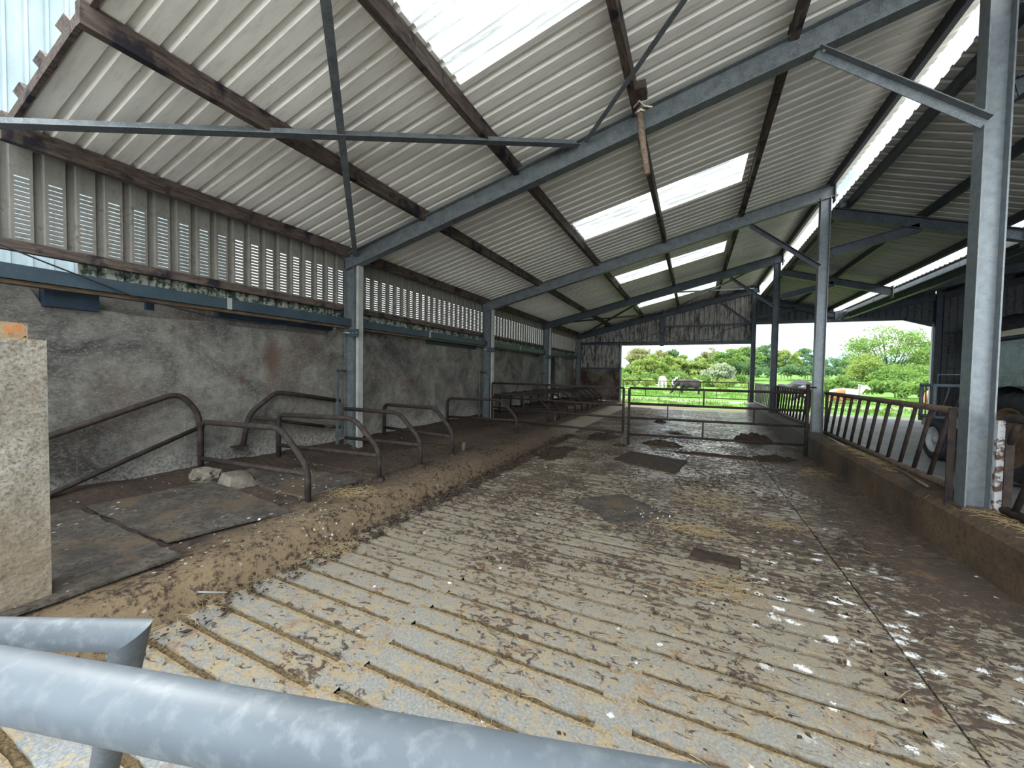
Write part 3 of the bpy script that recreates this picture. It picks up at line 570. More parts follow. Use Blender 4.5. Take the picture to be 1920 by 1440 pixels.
# ================================================================ cubicle dividers
def divider(y, lab, foot_dy=0., x0=-5.17, back=True, low=True, dz=0., mat='rust', xf=-3.33, grp='hooped cubicle dividers on the raised bed'):
    t = thing('cubicle_divider', lab, 'divider', (xf, y+foot_dy, .2), grp)
    Y = lambda x: y+foot_dy*(x+5.15)/(xf+5.15)
    P = lambda x, z: (x, Y(x), z+dz)
    pts = ([P(x0, .22), P(x0, .86)] if back else [P(x0, .885)]) + [P(-3.74, .90), P(xf, .56), P(xf, .17)]
    MB().tube(round_path(pts, .13, 6), .030, 12).build('hoop', M[mat], t)
    if low: MB().tube([P(x0+.02, .435), P(xf-.02, .485)], .026, 10).build('lower_rail', M[mat], t)
    MB().blob(P(xf, .2-dz), (.075, .07, .035), .3, int(y*7)).build('muck_collar', M['dung'], t)
    return t
divider(2.49, 'cubicle divider hoop nearest the camera, beside the broken stones')
divider(3.42, 'second cubicle divider hoop, in front of the nearest left column')
divider(4.32, 'short divider hoop fixed to the nearest left column', -.14, x0=-4.9, back=False)
divider(5.43, 'skewed divider hoop just beyond the nearest left column', -.48)
divider(7.47, 'divider hoop standing alone before the second left column', -.15)
names = ['first', 'second', 'third', 'fourth', 'fifth', 'sixth', 'seventh', 'eighth', 'ninth']
for i, y in enumerate((9.36, 10.15, 10.9, 11.75, 12.55, 13.35, 14.1, 14.85, 15.6)):
    divider(y, 'cubicle divider hoop beyond the cross gate, %s after the second left column' % names[i])
w = thing('wall_hoop', 'long sloping rusty hoop against the wall beside the concrete pillar', 'rail', (-5.2, 2.5, .3))
MB().tube(round_path([(-5.2, .8, .66), (-5.2, 2.30, 1.21), (-5.18, 2.47, .98), (-5.17, 2.49, .75)], .16, 6), .030, 12).build('hoop', M['rust'], w)
MB().tube([(-5.2, .8, .12), (-5.2, 2.48, .79)], .024, 10).build('lower_rail', M['rust'], w)
w = thing('wall_hoop', 'bent rusty hoop against the wall ending at the nearest left column', 'rail', (-5.22, 2.98, .5))
MB().tube(round_path([(-5.2, 2.97, .50), (-5.2, 3.05, .90), (-5.2, 3.39, 1.16), (-5.2, 3.55, 1.15), (-5.2, 4.46, .985)], .1, 5), .031, 12).build('hoop', M['rust'], w)
MB().tube([(-5.2, 3.06, .86), (-5.2, 4.16, .605)], .025, 10).tube([(-5.2, 4.2, .60), (-5.2, 4.46, .555)], .025, 10).build('lower_rail', M['rust'], w)
MB().box((-5.27, 2.86, .485), (-5.16, 3.02, .505)).build('foot_plate', M['rust'], w)
tag(MB().tube([(-3.32, 5.25, .15), (-3.31, 5.25, .36)], .035, 10).build('cut_post', M['rust_light']), 'cut off rusty pipe stub standing in the muddy bed', 'post')
tag(MB().tube([(-3.32, 9.75, .15), (-3.31, 9.75, .36)], .03, 10).build('cut_post', M['rust_light']), 'pipe stub beside the cross gate on the muddy bed', 'post')
# stones, mats and loose board
tag(MB().blob((-4.93, 2.42, .27), (.15, .13, .11), .25, 3, 3, True).build('stone', M['stone']), 'larger rounded broken stone at the foot of the nearest divider', 'stone')
tag(MB().add([(-4.66,2.38,.2),(-4.36,2.36,.2),(-4.32,2.62,.2),(-4.62,2.66,.2),(-4.62,2.42,.35),(-4.41,2.40,.33),(-4.38,2.58,.33),(-4.59,2.6,.35)], [(0,3,2,1),(4,5,6,7),(0,1,5,4),(1,2,6,5),(2,3,7,6),(3,0,4,7)]).build('stone', M['stone']), 'angular broken stone lying right of the larger one', 'stone')
def slab(corners, z, th, name, mat, lab, cat, group=None, wav=.012, nx=14, ny=14, seed=0):
    a, b, c, d = [Vector((*p, 0)) for p in corners]; v = []; f = []
    for k, dz in enumerate((0, -th)):
        for j in range(ny+1):
            for i in range(nx+1):
                s, t = i/nx, j/ny; p = (a*(1-s)+b*s)*(1-t)+(d*(1-s)+c*s)*t
                e = .03*mnoise.noise(Vector((p.x*5, p.y*5, seed))) if i in (0, nx) or j in (0, ny) else 0
                zz = z(p.x, p.y) if callable(z) else z
                v.append((p.x+e, p.y+e, zz+dz+wav*mnoise.noise(Vector((p.x*2.4, p.y*2.4, seed+3)))))
    n = (nx+1)*(ny+1); q = lambda i, j: j*(nx+1)+i
    for j in range(ny):
        for i in range(nx): f += [(q(i,j), q(i+1,j), q(i+1,j+1), q(i,j+1)), (n+q(i,j), n+q(i,j+1), n+q(i+1,j+1), n+q(i+1,j))]
    for i in range(nx): f += [(q(i,0), n+q(i,0), n+q(i+1,0), q(i+1,0)), (q(i,ny), q(i+1,ny), n+q(i+1,ny), n+q(i,ny))]
    for j in range(ny): f += [(q(0,j), q(0,j+1), n+q(0,j+1), n+q(0,j)), (q(nx,j), n+q(nx,j), n+q(nx,j+1), q(nx,j+1))]
    return tag(MB().add(v, f).build(name, M[mat]), lab, cat, group)
G1 = 'rubber mats on the cubicle bed'
slab([(-4.9, .1), (-3.07, .1), (-3.07, 1.36), (-4.9, 1.42)], .236, .016, 'rubber_mat', 'mat', 'worn grey mat on the bed next to the concrete pillar', 'mat', G1, seed=1)
slab([(-4.9, 1.47), (-3.42, 1.42), (-3.2, 2.24), (-4.85, 2.44)], .236, .016, 'rubber_mat', 'mat', 'droppings speckled mat in front of the nearest divider', 'mat', G1, seed=2)
slab([(-4.65, 2.6), (-3.42, 2.55), (-3.45, 3.3), (-4.6, 3.3)], lambda x, y: .225+.10*max(0, (-4.1-x)/.5)*max(0, 1-abs(y-2.75)*2.2), .02, 'rubber_mat', 'mat', 'mat with a lifted back corner between the first two dividers', 'mat', G1, seed=5)
slab([(-4.9, 3.5), (-3.4, 3.5), (-3.4, 4.2), (-4.9, 4.2)], .222, .018, 'rubber_mat', 'bed', 'muck covered mat beside the nearest left column', 'mat', G1, seed=6)
slab([(-4.9, 5.6), (-3.42, 5.55), (-3.38, 6.7), (-4.9, 6.75)], .222, .018, 'rubber_mat', 'bed', 'muck covered mat beyond the pipe stub', 'mat', G1, seed=7)
slab([(-1.23, 4.38), (-.68, 3.83), (-.15, 4.35), (-.76, 4.86)], .018, .02, 'loose_mat', 'mat', 'grey square mat lying askew on the slats', 'mat', wav=.008, seed=9)
slab([(-1.22, 6.75), (-.2, 6.3), (-.05, 7.25), (-1.05, 7.6)], .022, .02, 'loose_mat', 'dung', 'muck covered mat on the slats before the cross gate', 'mat', seed=11)
slab([(.02, 3.42), (.36, 3.40), (.38, 3.56), (.04, 3.6)], .03, .035, 'muck_cake', 'dung', 'flat brown cake of muck with white droppings on the slats', 'muck', wav=.01, nx=8, ny=5, seed=13)
# ================================================================ pipe gates
def leaf(name, lab, p0, p1, rails, ups, r=.024, mat='rust', foot0=0, foot1=0, group=None, stile_r=None, zt=None):
    p0, p1 = Vector((*p0, 0)), Vector((*p1, 0)); t = thing(name, lab, 'gate', (p0.x, p0.y, 0), group); P = lambda s, z: (p0+(p1-p0)*s) + Vector((0, 0, z))
    for i, z in enumerate(rails): MB().tube([P(0, z), P(1, z)], r*1.1 if i == 0 else r, 10).build('rail', M[mat], t)
    MB().tube([P(0, foot0 or rails[-1]), P(0, zt or rails[0])], stile_r or r*1.1, 10).build('stile', M[mat], t)
    MB().tube([P(1, foot1 or rails[-1]), P(1, zt or rails[0])], stile_r or r*1.1, 10).build('stile', M[mat], t)
    for s, a, b in ups: MB().beam(P(s, rails[a]), P(s, rails[b]), RECT(.05, .02), up=(p1-p0).normalized()).build('upright', M[mat], t)
    return t
leaf('gate', 'left leaf of the rusty cross gate, reaching over the cubicle bed', (-4.82, 9.02), (-1.33, 8.42), [1.2, .83, .56, .245], [(.46, 0, 1), (.28, 1, 2), (.47, 2, 3)], group='cross gate leaves')
g_ = leaf('gate', 'right leaf of the rusty cross gate, over the slatted passage', (-1.21, 8.4), (1.93, 8.78), [1.2, .87, .575, .225], [(.45, 0, 1), (.24, 1, 2), (.73, 1, 2), (.45, 2, 3)], foot0=.005, group='cross gate leaves')
MB().tube([(1.93, 8.78, .0), (1.93, 8.78, 1.36)], .03, 12).build('hanging_post', M['rust'], g_)
MB().tube([(1.93, 8.78, 1.3), (2.1, 9.0, 1.3)], .014, 8).build('hinge', M['rust'], g_)
leaf('gate', 'distant thin pipe gate closing the far opening', (-3.0, 18.75), (2.1, 18.75), [1.2, .81, .50, .16], [(.32, 0, 1), (.645, 0, 1), (.2, 1, 2), (.485, 1, 2), (.77, 1, 2), (.315, 2, 3), (.64, 2, 3)], r=.018, zt=1.24)
# near gates
ng = thing('yard_gate', 'big pale galvanised gate pipe crossing the bottom left corner', 'gate', (-.8, .05, .3))
MB().tube([(-.98, -.0, 1.197), (-.583, .116, 1.2), (.45, .408, 1.2)], .0265, 40).build('top_rail', M['galv_gate'], ng)
MB().tube([(-.98, 0, .75), (.45, .408, .75)], .017, 16).build('rail', M['galv_gate'], ng); MB().tube([(-.98, 0, .4), (.45, .408, .4)], .017, 16).build('rail', M['galv_gate'], ng)
MB().tube([(.45, .408, .3), (.45, .408, 1.2)], .024, 16).build('stile', M['galv_gate'], ng); MB().tube([(-.98, 0, .3), (-.98, 0, 1.2)], .024, 16).build('stile', M['galv_gate'], ng)
ng = thing('yard_gate', 'smaller galvanised gate with a mitred corner behind the big pipe', 'gate', (-1.0, .2, .3))
def mitre(a, b, c, r, seg, mb1, mb2):
    a, b, c = Vector(a), Vector(b), Vector(c); d1 = (b-a).normalized(); d2 = (c-b).normalized(); n = (d1+d2).normalized(); ax = d1.cross(d2).normalized()
    for (p, d, mb, s) in ((a, d1, mb1, 0), (c, d2, mb2, 1)):
        u = d.cross(ax).normalized(); ring0 = []; ring1 = []
        for k in range(seg):
            t = 2*math.pi*k/seg; o = (ax*math.cos(t)+u*math.sin(t))*r; ring0.append(p+o); q = b+o; q = q-d*((q-b).dot(n)/d.dot(n)); ring1.append(q)
        v = ring0+ring1; f = [((k+1) % seg, k, seg+k, seg+(k+1) % seg) if not s else (k, (k+1) % seg, seg+(k+1) % seg, seg+k) for k in range(seg)]
        mb.add(v, f, True); mb.add(ring1, [tuple(range(seg))])
m1, m2 = MB(), MB(); mitre((-1.35, -.02, 1.10), (-.745, .267, 1.10), (-1.03, .32, .66), .0215, 28, m1, m2)
m1.build('top_rail', M['galv_gate'], ng); m2.build('stile', M['galv_gate'], ng)
# ================================================================ feed barriers
def barrier(y0, y1, lab, mat='rust_light', bmat='rust', x=2.27, first=None, sp=.318):
    t = thing('feed_barrier', lab, 'barrier', (x, y0, .43), 'slanted bar feed barriers on the kerb wall')
    MB().tube([(x, y0, 1.2), (x, y1, 1.2)], .034, 14).build('top_rail', M[mat], t)
    MB().tube([(x, y0, .465), (x, y1, .465)], .033, 12).build('bottom_rail', M[mat], t)
    MB().beam((x, y0+.02, .43), (x, y0+.02, 1.22), RECT(.05, .012), up=(0, 1, 0)).build('end_stile', M[bmat], t)
    MB().beam((x, y1-.02, .43), (x, y1-.02, 1.22), RECT(.05, .012), up=(0, 1, 0)).build('end_stile', M[bmat], t)
    y = first or y0+.1
    while y < y1-.05:
        yb = min(y+.32, y1-.02); MB().tube([(x, y, 1.2), (x, yb, 1.2-(yb-y)*.73/.32)], .021, 8).build('bar', M[bmat], t); y += sp
    return t
barrier(1.2, 4.42, 'feed barrier at the right edge, before the big bright column', first=1.45)
barrier(4.78, 9.02, 'nearest full feed barrier, between the bright column and the gate column', first=4.87)
barrier(9.26, 13.6, 'middle feed barrier seen past the gate column', first=9.4)
barrier(13.82, 18.15, 'farthest pale feed barrier seen behind the cross gate', 'galv_bright', 'pvc', first=13.9)
st = thing('barrier_post', 'rusty flat post bolted against the big bright column', 'post', (2.03, 4.68, .4)); MB().beam((2.075, 4.65, .36), (2.075, 4.65, 1.25), ANG(.05, .01), up=(0, 1, 0)).build('angle', M['rust'], st)
st = thing('barrier_post', 'white flaking post right of the big bright column', 'post', (2.33, 4.52, .42)); MB().beam((2.262, 4.49, .42), (2.262, 4.49, 1.17), RECT(.05, .06), up=(1, 0, 0)).build('shaft', M['white_rust'], st)
tag(MB().tube([(2.12, 5.16, .44), (2.18, 5.85, .44)], .012, 8).build('stick', M['timber_pale']), 'pale stick lying on the kerb wall left of the bright column', 'stick')
tag(MB().tube([(2.15, 7.6, .44), (2.2, 8.6, .44)], .012, 8).build('stick', M['pvc']), 'pale rod lying on the kerb wall near the gate column', 'stick')
# ================================================================ pillar wall, brick
n = 26; mb = MB(); v = []; f = []
def face(o, u, w_, nu, nw, amp, seed, mb):
    o, u, w_ = Vector(o), Vector(u), Vector(w_); nn = u.cross(w_).normalized(); v = []; f = []
    for j in range(nw+1):
        for i in range(nu+1):
            p = o+u*(i/nu)+w_*(j/nw); e = 0 if i in (0, nu) or j in (0, nw) else 1; v.append(p+nn*e*amp*(mnoise.noise(p*9+Vector((seed, 0, 0)))+.5*mnoise.noise(p*25)))
    for j in range(nw):
        for i in range(nu): a = j*(nu+1)+i; f.append((a, a+1, a+nu+2, a+nu+1))
    mb.add(v, f, True)
face((-3.16, .81, -.05), (0, -1.4, 0), (0, 0, 1.68), 90, 100, -.010, 1, mb); face((-3.40, .81, -.05), (.24, 0, 0), (0, 0, 1.68), 16, 60, .006, 2, mb)
mb.box((-3.40, -.59, -.05), (-3.165, .805, 1.627)); struct(mb, 'wall_pillar', M['block'], 'rough pale concrete wall end at the left edge')
bk = MB(); face((-3.2, .55, 1.64), (0, .2, 0), (0, 0, .075), 14, 8, .004, 5, bk); bk.box((-3.31, .55, 1.63), (-3.2, .755, 1.715)); tag(bk.build('brick', M['brick']), 'orange and buff broken brick on top of the concrete wall end', 'brick')
# ================================================================ dung, straw and crumbs
def heap(x, y, w_, d, h, lab, seed, mat='dung', nm='muck_heap'):
    mb = MB(); nu = 34; v = []; f = []
    for j in range(nu+1):
        for i in range(nu+1):
            a, b = i/nu*2-1, j/nu*2-1; rr = math.hypot(a, b); e = mnoise.noise(Vector((a*2.2, b*2.2, seed)))*.35
            hh = max(0, 1-max(0, rr+e)**1.6)*h*(1+.7*mnoise.noise(Vector((a*5, b*5, seed+2)))); hh = hh if rr < .98 else 0
            v.append((x+a*w_, y+b*d, -.012+hh))
    for j in range(nu):
        for i in range(nu): a = j*(nu+1)+i; f.append((a, a+1, a+nu+2, a+nu+1))
    return tag(mb.add(v, f, True).build(nm, M[mat]), lab, 'muck heap', 'muck heaps on the passage floor')
heap(-.55, 8.75, .45, .22, .10, 'dark muck heap behind the right gate leaf, left of centre', 3)
heap(1.3, 10.4, .42, .4, .17, 'taller dark muck heap behind the right end of the cross gate', 8)
heap(.5, 8.1, 1.2, .16, .04, 'long low ridge of muck scraped in front of the cross gate', 12)
heap(1.4, 8.3, .38, .3, .07, 'muck heap below the right end of the cross gate', 17)
heap(-1.9, 9.2, .4, .7, .07, 'muck heap against the bed kerb behind the left gate leaf', 21)
heap(-2.3, 6.9, .35, .8, .05, 'low muck pile along the foot of the bed kerb', 24)
heap(-.9, 12.8, .2, .14, .09, 'small dark dung pat far down the passage, left', 31)
heap(-.35, 10.6, .22, .12, .04, 'flat dung pat in the passage behind the gate post', 35)
heap(-1.35, 8.2, .18, .12, .05, 'small clod of muck at the foot of the gate stiles', 37)
def crumbs(name, n, xr, yr, zf, sr, mat, lab, cat, pw=1., wfn=None):
    mb = MB(); k = 0; V = [(1,0,0),(-1,0,0),(0,1,0),(0,-1,0),(0,0,1),(0,0,-1)]; F = [(0,2,4),(2,1,4),(1,3,4),(3,0,4),(2,0,5),(1,2,5),(3,1,5),(0,3,5)]
    while k < n:
        x = random.uniform(*xr); y = yr[0]+(yr[1]-yr[0])*random.random()**pw
        if wfn and random.random() > wfn(x, y): continue
        s = random.uniform(*sr)*random.choice((.5, .7, 1, 1.4))*min(1, .35+y*.16); a = random.uniform(0, 6.28); ca, sa = math.cos(a), math.sin(a); z = zf(x, y)
        sx, sy, sz = s*random.uniform(.8, 1.9), s*random.uniform(.6, 1.2), s*random.uniform(.25, .6)
        mb.add([(x+(p[0]*sx*ca-p[1]*sy*sa)*random.uniform(.7, 1.2), y+(p[0]*sx*sa+p[1]*sy*ca)*random.uniform(.7, 1.2), z+p[2]*sz) for p in V], F, True); k += 1
    return tag(mb.build(name, M[mat]), lab, cat, kind='stuff')
clump = lambda x, y: max(0, .25+1.6*mnoise.noise(Vector((x*1.6, y*1.3, 5))))
crumbs('muck_crumbs', 6500, (-2.72, 1.98), (.9, 10), lambda x, y: .002, (.004, .0125), 'dung', 'dark crumbs of muck scattered over the slats', 'muck', 1.1, lambda x, y: clump(x, y)*min(1, max(0, y-.9)/2.6)*(.35 if y < 3 else 1))
crumbs('muck_crumbs', 2600, (-4.9, -2.8), (.8, 9), lambda x, y: .212, (.006, .018), 'dung', 'dark crumbs of muck on the cubicle bed', 'muck', 1, clump)
crumbs('muck_crumbs', 2600, (-2.79, -2.5), (.9, 9), lambda x, y: .02+.12*random.random()*max(0, (-2.70-x)/.1), (.009, .026), 'dung', 'muck crumbs along the foot of the bed kerb', 'muck')
def straw(name, n, c, r, z, lab, L=(.05, .14), mat='straw', h=.03):
    mb = MB()
    for _ in range(n):
        x = c[0]+random.gauss(0, r[0]); y = c[1]+random.gauss(0, r[1]); a = random.uniform(0, 6.28); l = random.uniform(*L); b = random.uniform(-.6, .6); zz = z+random.random()*h
        p = [(x, y, zz), (x+math.cos(a)*l*.5, y+math.sin(a)*l*.5, zz+random.uniform(0, .018)), (x+math.cos(a)*l*.5+math.cos(a+b)*l*.5, y+math.sin(a)*l*.5+math.sin(a+b)*l*.5, z+random.random()*h*.6)]
        mb.tube(p, .0012, 3, False)
    return tag(mb.build(name, M[mat]), lab, 'straw', kind='stuff')
straw('straw_tuft', 240, (.08, 4.05), (.13, .06), .004, 'small bright wisp of straw just right of the askew mat')
straw('straw_tuft', 300, (.15, 5.1), (.24, .26), .004, 'wide thin scatter of straw behind the askew mat')
straw('straw_tuft', 170, (.25, 3.05), (.12, .12), .004, 'straw scatter in front of the flat muck cake')
straw('straw_tuft', 120, (.8, 4.6), (.14, .08), .004, 'little straw wisp near the solid floor strip')
straw('straw_tuft', 120, (1.75, 7.3), (.12, .2), .012, 'straw wisp by the kerb wall before the gate column')
straw('straw_tuft', 170, (-2.62, 2.2), (.09, .12), .01, 'pale tuft of straw at the foot of the bed kerb')
straw('straw_tuft', 200, (-3.15, 2.85), (.12, .1), .22, 'tuft of straw on the bed in front of the second divider')
straw('straw_tuft', 260, (2.17, 7.0), (.05, .6), .425, 'chaff lying along the top of the kerb wall', h=.015)
straw('straw_tuft', 120, (2.17, 4.2), (.05, .25), .425, 'chaff on the kerb wall at the foot of the bright column', h=.015)
straw('straw_tuft', 500, (-.2, 3.2), (1.2, 1.4), .003, 'single straws strewn over the slatted floor', h=.004)
straw('straw_tuft', 40, (-2.7, 1.35), (.06, .2), .02, 'few broken stalks at the near end of the bed kerb')
tag(MB().tube([(-1.47, 4.8, .006), (-1.50, 5.1, .03), (-1.53, 5.4, .006)], .006, 6).build('stick', M['timber_pale']), 'thin pale stick on the slats left of the askew mat', 'stick')
tag(MB().tube([(-2.80, 1.28, .10), (-2.66, 1.42, .06)], .005, 6).build('stick', M['pvc']), 'short pale twig at the near kerb foot', 'stick')
# pole tied under the purlin
pl = thing('hanging_pole', 'pale round pole tied up under the roof beside a purlin', 'pole', (-.59, 4.3, 4.25))
MB().tube([(-.60, 4.36, 4.33), (-.57, 4.36, 4.05), (-.50, 4.36, 3.62)], [.032, .036, .03], 12).build('shaft', M['timber_pale'], pl)
MB().tube([(-.66, 4.36, 4.36), (-.60, 4.33, 4.40), (-.55, 4.36, 4.35), (-.47, 4.38, 4.33)], .009, 6).tube([(-.64, 4.36, 4.30), (-.58, 4.31, 4.29), (-.55, 4.38, 4.31)], .012, 6).build('twine', M['rope'], pl)
tag(MB().box((-.62, 4.15, T(-.6)-.03), (-.52, 4.35, T(-.6)+.05)).build('timber_packer', M['timber']), 'short timber block spiked to the purlin above the hanging pole', 'block')
# ================================================================ machinery yard
def wheel(cx, cy, cz, R_, wdt, rim_r, tyre, rim, lugs, parent, name='wheel'):
    mb = MB(); seg = 40; w2 = wdt/2
    prof = [(-w2*.8, rim_r), (-w2, rim_r+.3*(R_-rim_r)), (-w2*.95, rim_r+.75*(R_-rim_r)), (-w2*.75, R_*.985), (0, R_), (w2*.75, R_*.985), (w2*.95, rim_r+.75*(R_-rim_r)), (w2, rim_r+.3*(R_-rim_r)), (w2*.8, rim_r)]
    v = [(cx+a, cy+r*math.cos(2*math.pi*k/seg), cz+r*math.sin(2*math.pi*k/seg)) for k in range(seg) for a, r in prof]; n = len(prof)
    mb.add(v, [(k*n+i, ((k+1) % seg)*n+i, ((k+1) % seg)*n+i+1, k*n+i+1) for k in range(seg) for i in range(n-1)], True)
    if lugs:
        for k in range(lugs):
            for s in (-1, 1):
                t = 2*math.pi*(k+(.5 if s > 0 else 0))/lugs; t2 = t+.22
                A = lambda tt, a, r: Vector((cx+a*s, cy+r*math.cos(tt), cz+r*math.sin(tt)))
                mb.add([A(t, .02, R_-.01), A(t+.07, .02, R_-.01), A(t2+.07, w2, R_*.93), A(t2, w2, R_*.93), A(t, .02, R_+.03), A(t+.07, .02, R_+.03), A(t2+.07, w2*.98, R_*.985), A(t2, w2*.98, R_*.985)], [(0,1,5,4),(1,2,6,5),(2,3,7,6),(3,0,4,7),(4,5,6,7)])
    else:
        for a in (-.55, -.2, .2, .55): mb.tube([(cx+a*w2, cy+(R_+.004)*math.cos(2*math.pi*k/seg), cz+(R_+.004)*math.sin(2*math.pi*k/seg)) for k in range(seg+1)], .008, 6, False)
    t_ = mb.build(name, tyre, parent); mb = MB()
    prof = [(-w2*.85, rim_r+.012), (-w2*.88, rim_r-.02), (-w2*.4, rim_r-.04), (-w2*.3, rim_r*.72), (-w2*.5, rim_r*.5), (-w2*.5, rim_r*.25), (-w2*.75, rim_r*.2), (-w2*.75, .001)]
    v = [(cx+a, cy+r*math.cos(2*math.pi*k/seg), cz+r*math.sin(2*math.pi*k/seg)) for k in range(seg) for a, r in prof]; n = len(prof)
    mb.add(v, [(k*n+i, ((k+1) % seg)*n+i, ((k+1) % seg)*n+i+1, k*n+i+1) for k in range(seg) for i in range(n-1)], True)
    for k in range(8): tt = 2*math.pi*k/8; mb.tube([(cx-w2*.58, cy+rim_r*.38*math.cos(tt), cz+rim_r*.38*math.sin(tt)), (cx-w2*.42, cy+rim_r*.38*math.cos(tt), cz+rim_r*.38*math.sin(tt))], rim_r*.035, 6)
    mb.build('rim', rim, t_); return t_
tr = thing('tractor', 'old dark tractor with rusty rear wheel rim, right of the bright column', 'tractor', (4.6, 7.4, .08))
wheel(4.0, 7.55, .71, .62, .30, .40, M['tyre'], M['rim_rust'], 18, tr); wheel(5.5, 7.55, .71, .62, .30, .40, M['tyre'], M['rim_rust'], 18, tr)
wheel(4.2, 5.35, .42, .34, .2, .2, M['tyre'], M['rim_rust'], 0, tr); wheel(5.3, 5.35, .42, .34, .2, .2, M['tyre'], M['rim_rust'], 0, tr)
MB().box((4.4, 5.1, .55), (5.1, 7.2, 1.25)).box((4.5, 6.9, .5), (5.0, 8.2, .95)).build('bonnet', M['tractor'], tr)
MB().tube([(4.0, 7.55, .71), (5.5, 7.55, .71)], .07, 12).build('rear_axle', M['tractor'], tr); MB().tube([(4.2, 5.35, .42), (5.3, 5.35, .42)], .04, 10).build('front_axle', M['tractor'], tr)
mb = MB()
for s in (4.15, 5.35):
    mb.tube(round_path([(s, 8.75, 1.38), (s, 8.38, 2.12), (s, 7.1, 2.14), (s, 6.9, 1.25)], .12, 5), .035, 8); mb.tube([(s, 8.75, 1.38), (s, 6.9, 1.30)], .03, 8)
for p in ((8.75, 1.38), (8.38, 2.12), (7.1, 2.14), (6.9, 1.3)): mb.tube([(4.15, *p), (5.35, *p)], .03, 8)
mb.build('cab_frame', M['tractor'], tr)
MB().box((4.15, 6.95, .95), (5.35, 8.7, 1.30)).build('cab_body', M['tractor'], tr)
MB().add([(4.09, 6.95, 2.15), (5.41, 6.95, 2.15), (5.41, 8.5, 2.13), (4.09, 8.5, 2.13), (4.13, 7.0, 2.25), (5.37, 7.0, 2.25), (5.37, 8.42, 2.22), (4.13, 8.42, 2.22)], [(0,3,2,1),(4,5,6,7),(0,1,5,4),(1,2,6,5),(2,3,7,6),(3,0,4,7)]).build('cab_roof', M['cream'], tr)
MB().add([(4.14, 8.7, 1.42), (4.14, 8.36, 2.07), (4.14, 7.12, 2.09), (4.14, 6.95, 1.36)], [(0,1,2,3)]).build('side_window', M['glass'], tr)
MB().tube([(4.13, 8.7, 1.40), (4.13, 6.95, 1.36)], .016, 6).build('window_trim', M['galv_bright'], tr)
v = []
for k in range(2, 9): a = math.radians(-5+190*k/12); v += [(3.86, 7.55+.72*math.cos(a), .70+.72*math.sin(a)), (4.3, 7.55+.72*math.cos(a), .70+.72*math.sin(a))]
MB().add(v, [(2*i, 2*i+1, 2*i+3, 2*i+2) for i in range(6)], True).build('mudguard', M['tractor'], tr)
tl = thing('feed_trailer', 'galvanised feed trailer with slanted bars and a ribbed tyre, left of the bright column', 'trailer', (4.7, 10.5, .08))
wheel(3.95, 9.3, .43, .36, .23, .21, M['tyre'], M['rim'], 0, tl); wheel(5.6, 9.25, .43, .35, .23, .2, M['tyre'], M['rim'], 0, tl)
MB().box((4.0, 9.55, .62), (5.6, 10.05, .78)).build('floor_pan', M['cream'], tl)
MB().box((4.1, 9.0, .45), (5.5, 9.1, .55)).box((4.3, 9.05, .5), (4.4, 10.0, .6)).box((5.2, 9.05, .5), (5.3, 10.0, .6)).tube([(4.05, 9.25, .43), (5.6, 9.25, .43)], .035, 8).build('chassis', M['tractor'], tl)
MB().tube([(3.98, 9.6, 1.38), (5.62, 9.6, 1.38), (5.62, 10.05, 1.38), (3.98, 10.05, 1.38), (3.98, 9.6, 1.38)], .03, 10).build('top_rail', M['gatepipe'], tl)
MB().tube([(3.98, 9.6, .80), (5.62, 9.6, .80), (5.62, 10.05, .80), (3.98, 10.05, .80), (3.98, 9.6, .80)], .025, 10).build('lower_rail', M['gatepipe'], tl)
for x in (3.98, 5.62):
    for y in (9.6, 10.05): MB().tube([(x, y, .7), (x, y, 1.4)], .03, 10).build('corner_post', M['gatepipe'], tl)
for k in range(9): x = 4.12+k*.17; MB().tube([(x+.05, 9.6, 1.38), (x+.03, 9.6, 1.22), (x-.08, 9.6, .8)], .011, 6).build('bar', M['galv'], tl)
for k in range(2): y = 9.75+k*.15; MB().tube([(3.98, y, 1.38), (3.98, y-.02, .8)], .011, 6).build('bar', M['galv'], tl)
MB().tube([(4.03, 9.65, 1.38), (4.03, 9.65, 1.58), (5.5, 9.65, 1.58)], .012, 6).build('upper_frame', M['galv'], tl)
tag(MB().blob((8.6, 16.9, .95), (.85, .8, .88), .04, 5, 3).build('wrapped_bale', M['tyre']), 'black wrapped bale on the floor in the dark corner of the machinery shed', 'bale')
tag(MB().blob((8.7, 16.9, 2.65), (.8, .8, .84), .04, 8, 3).build('wrapped_bale', M['tyre']), 'black wrapped bale stacked on top of the other', 'bale')
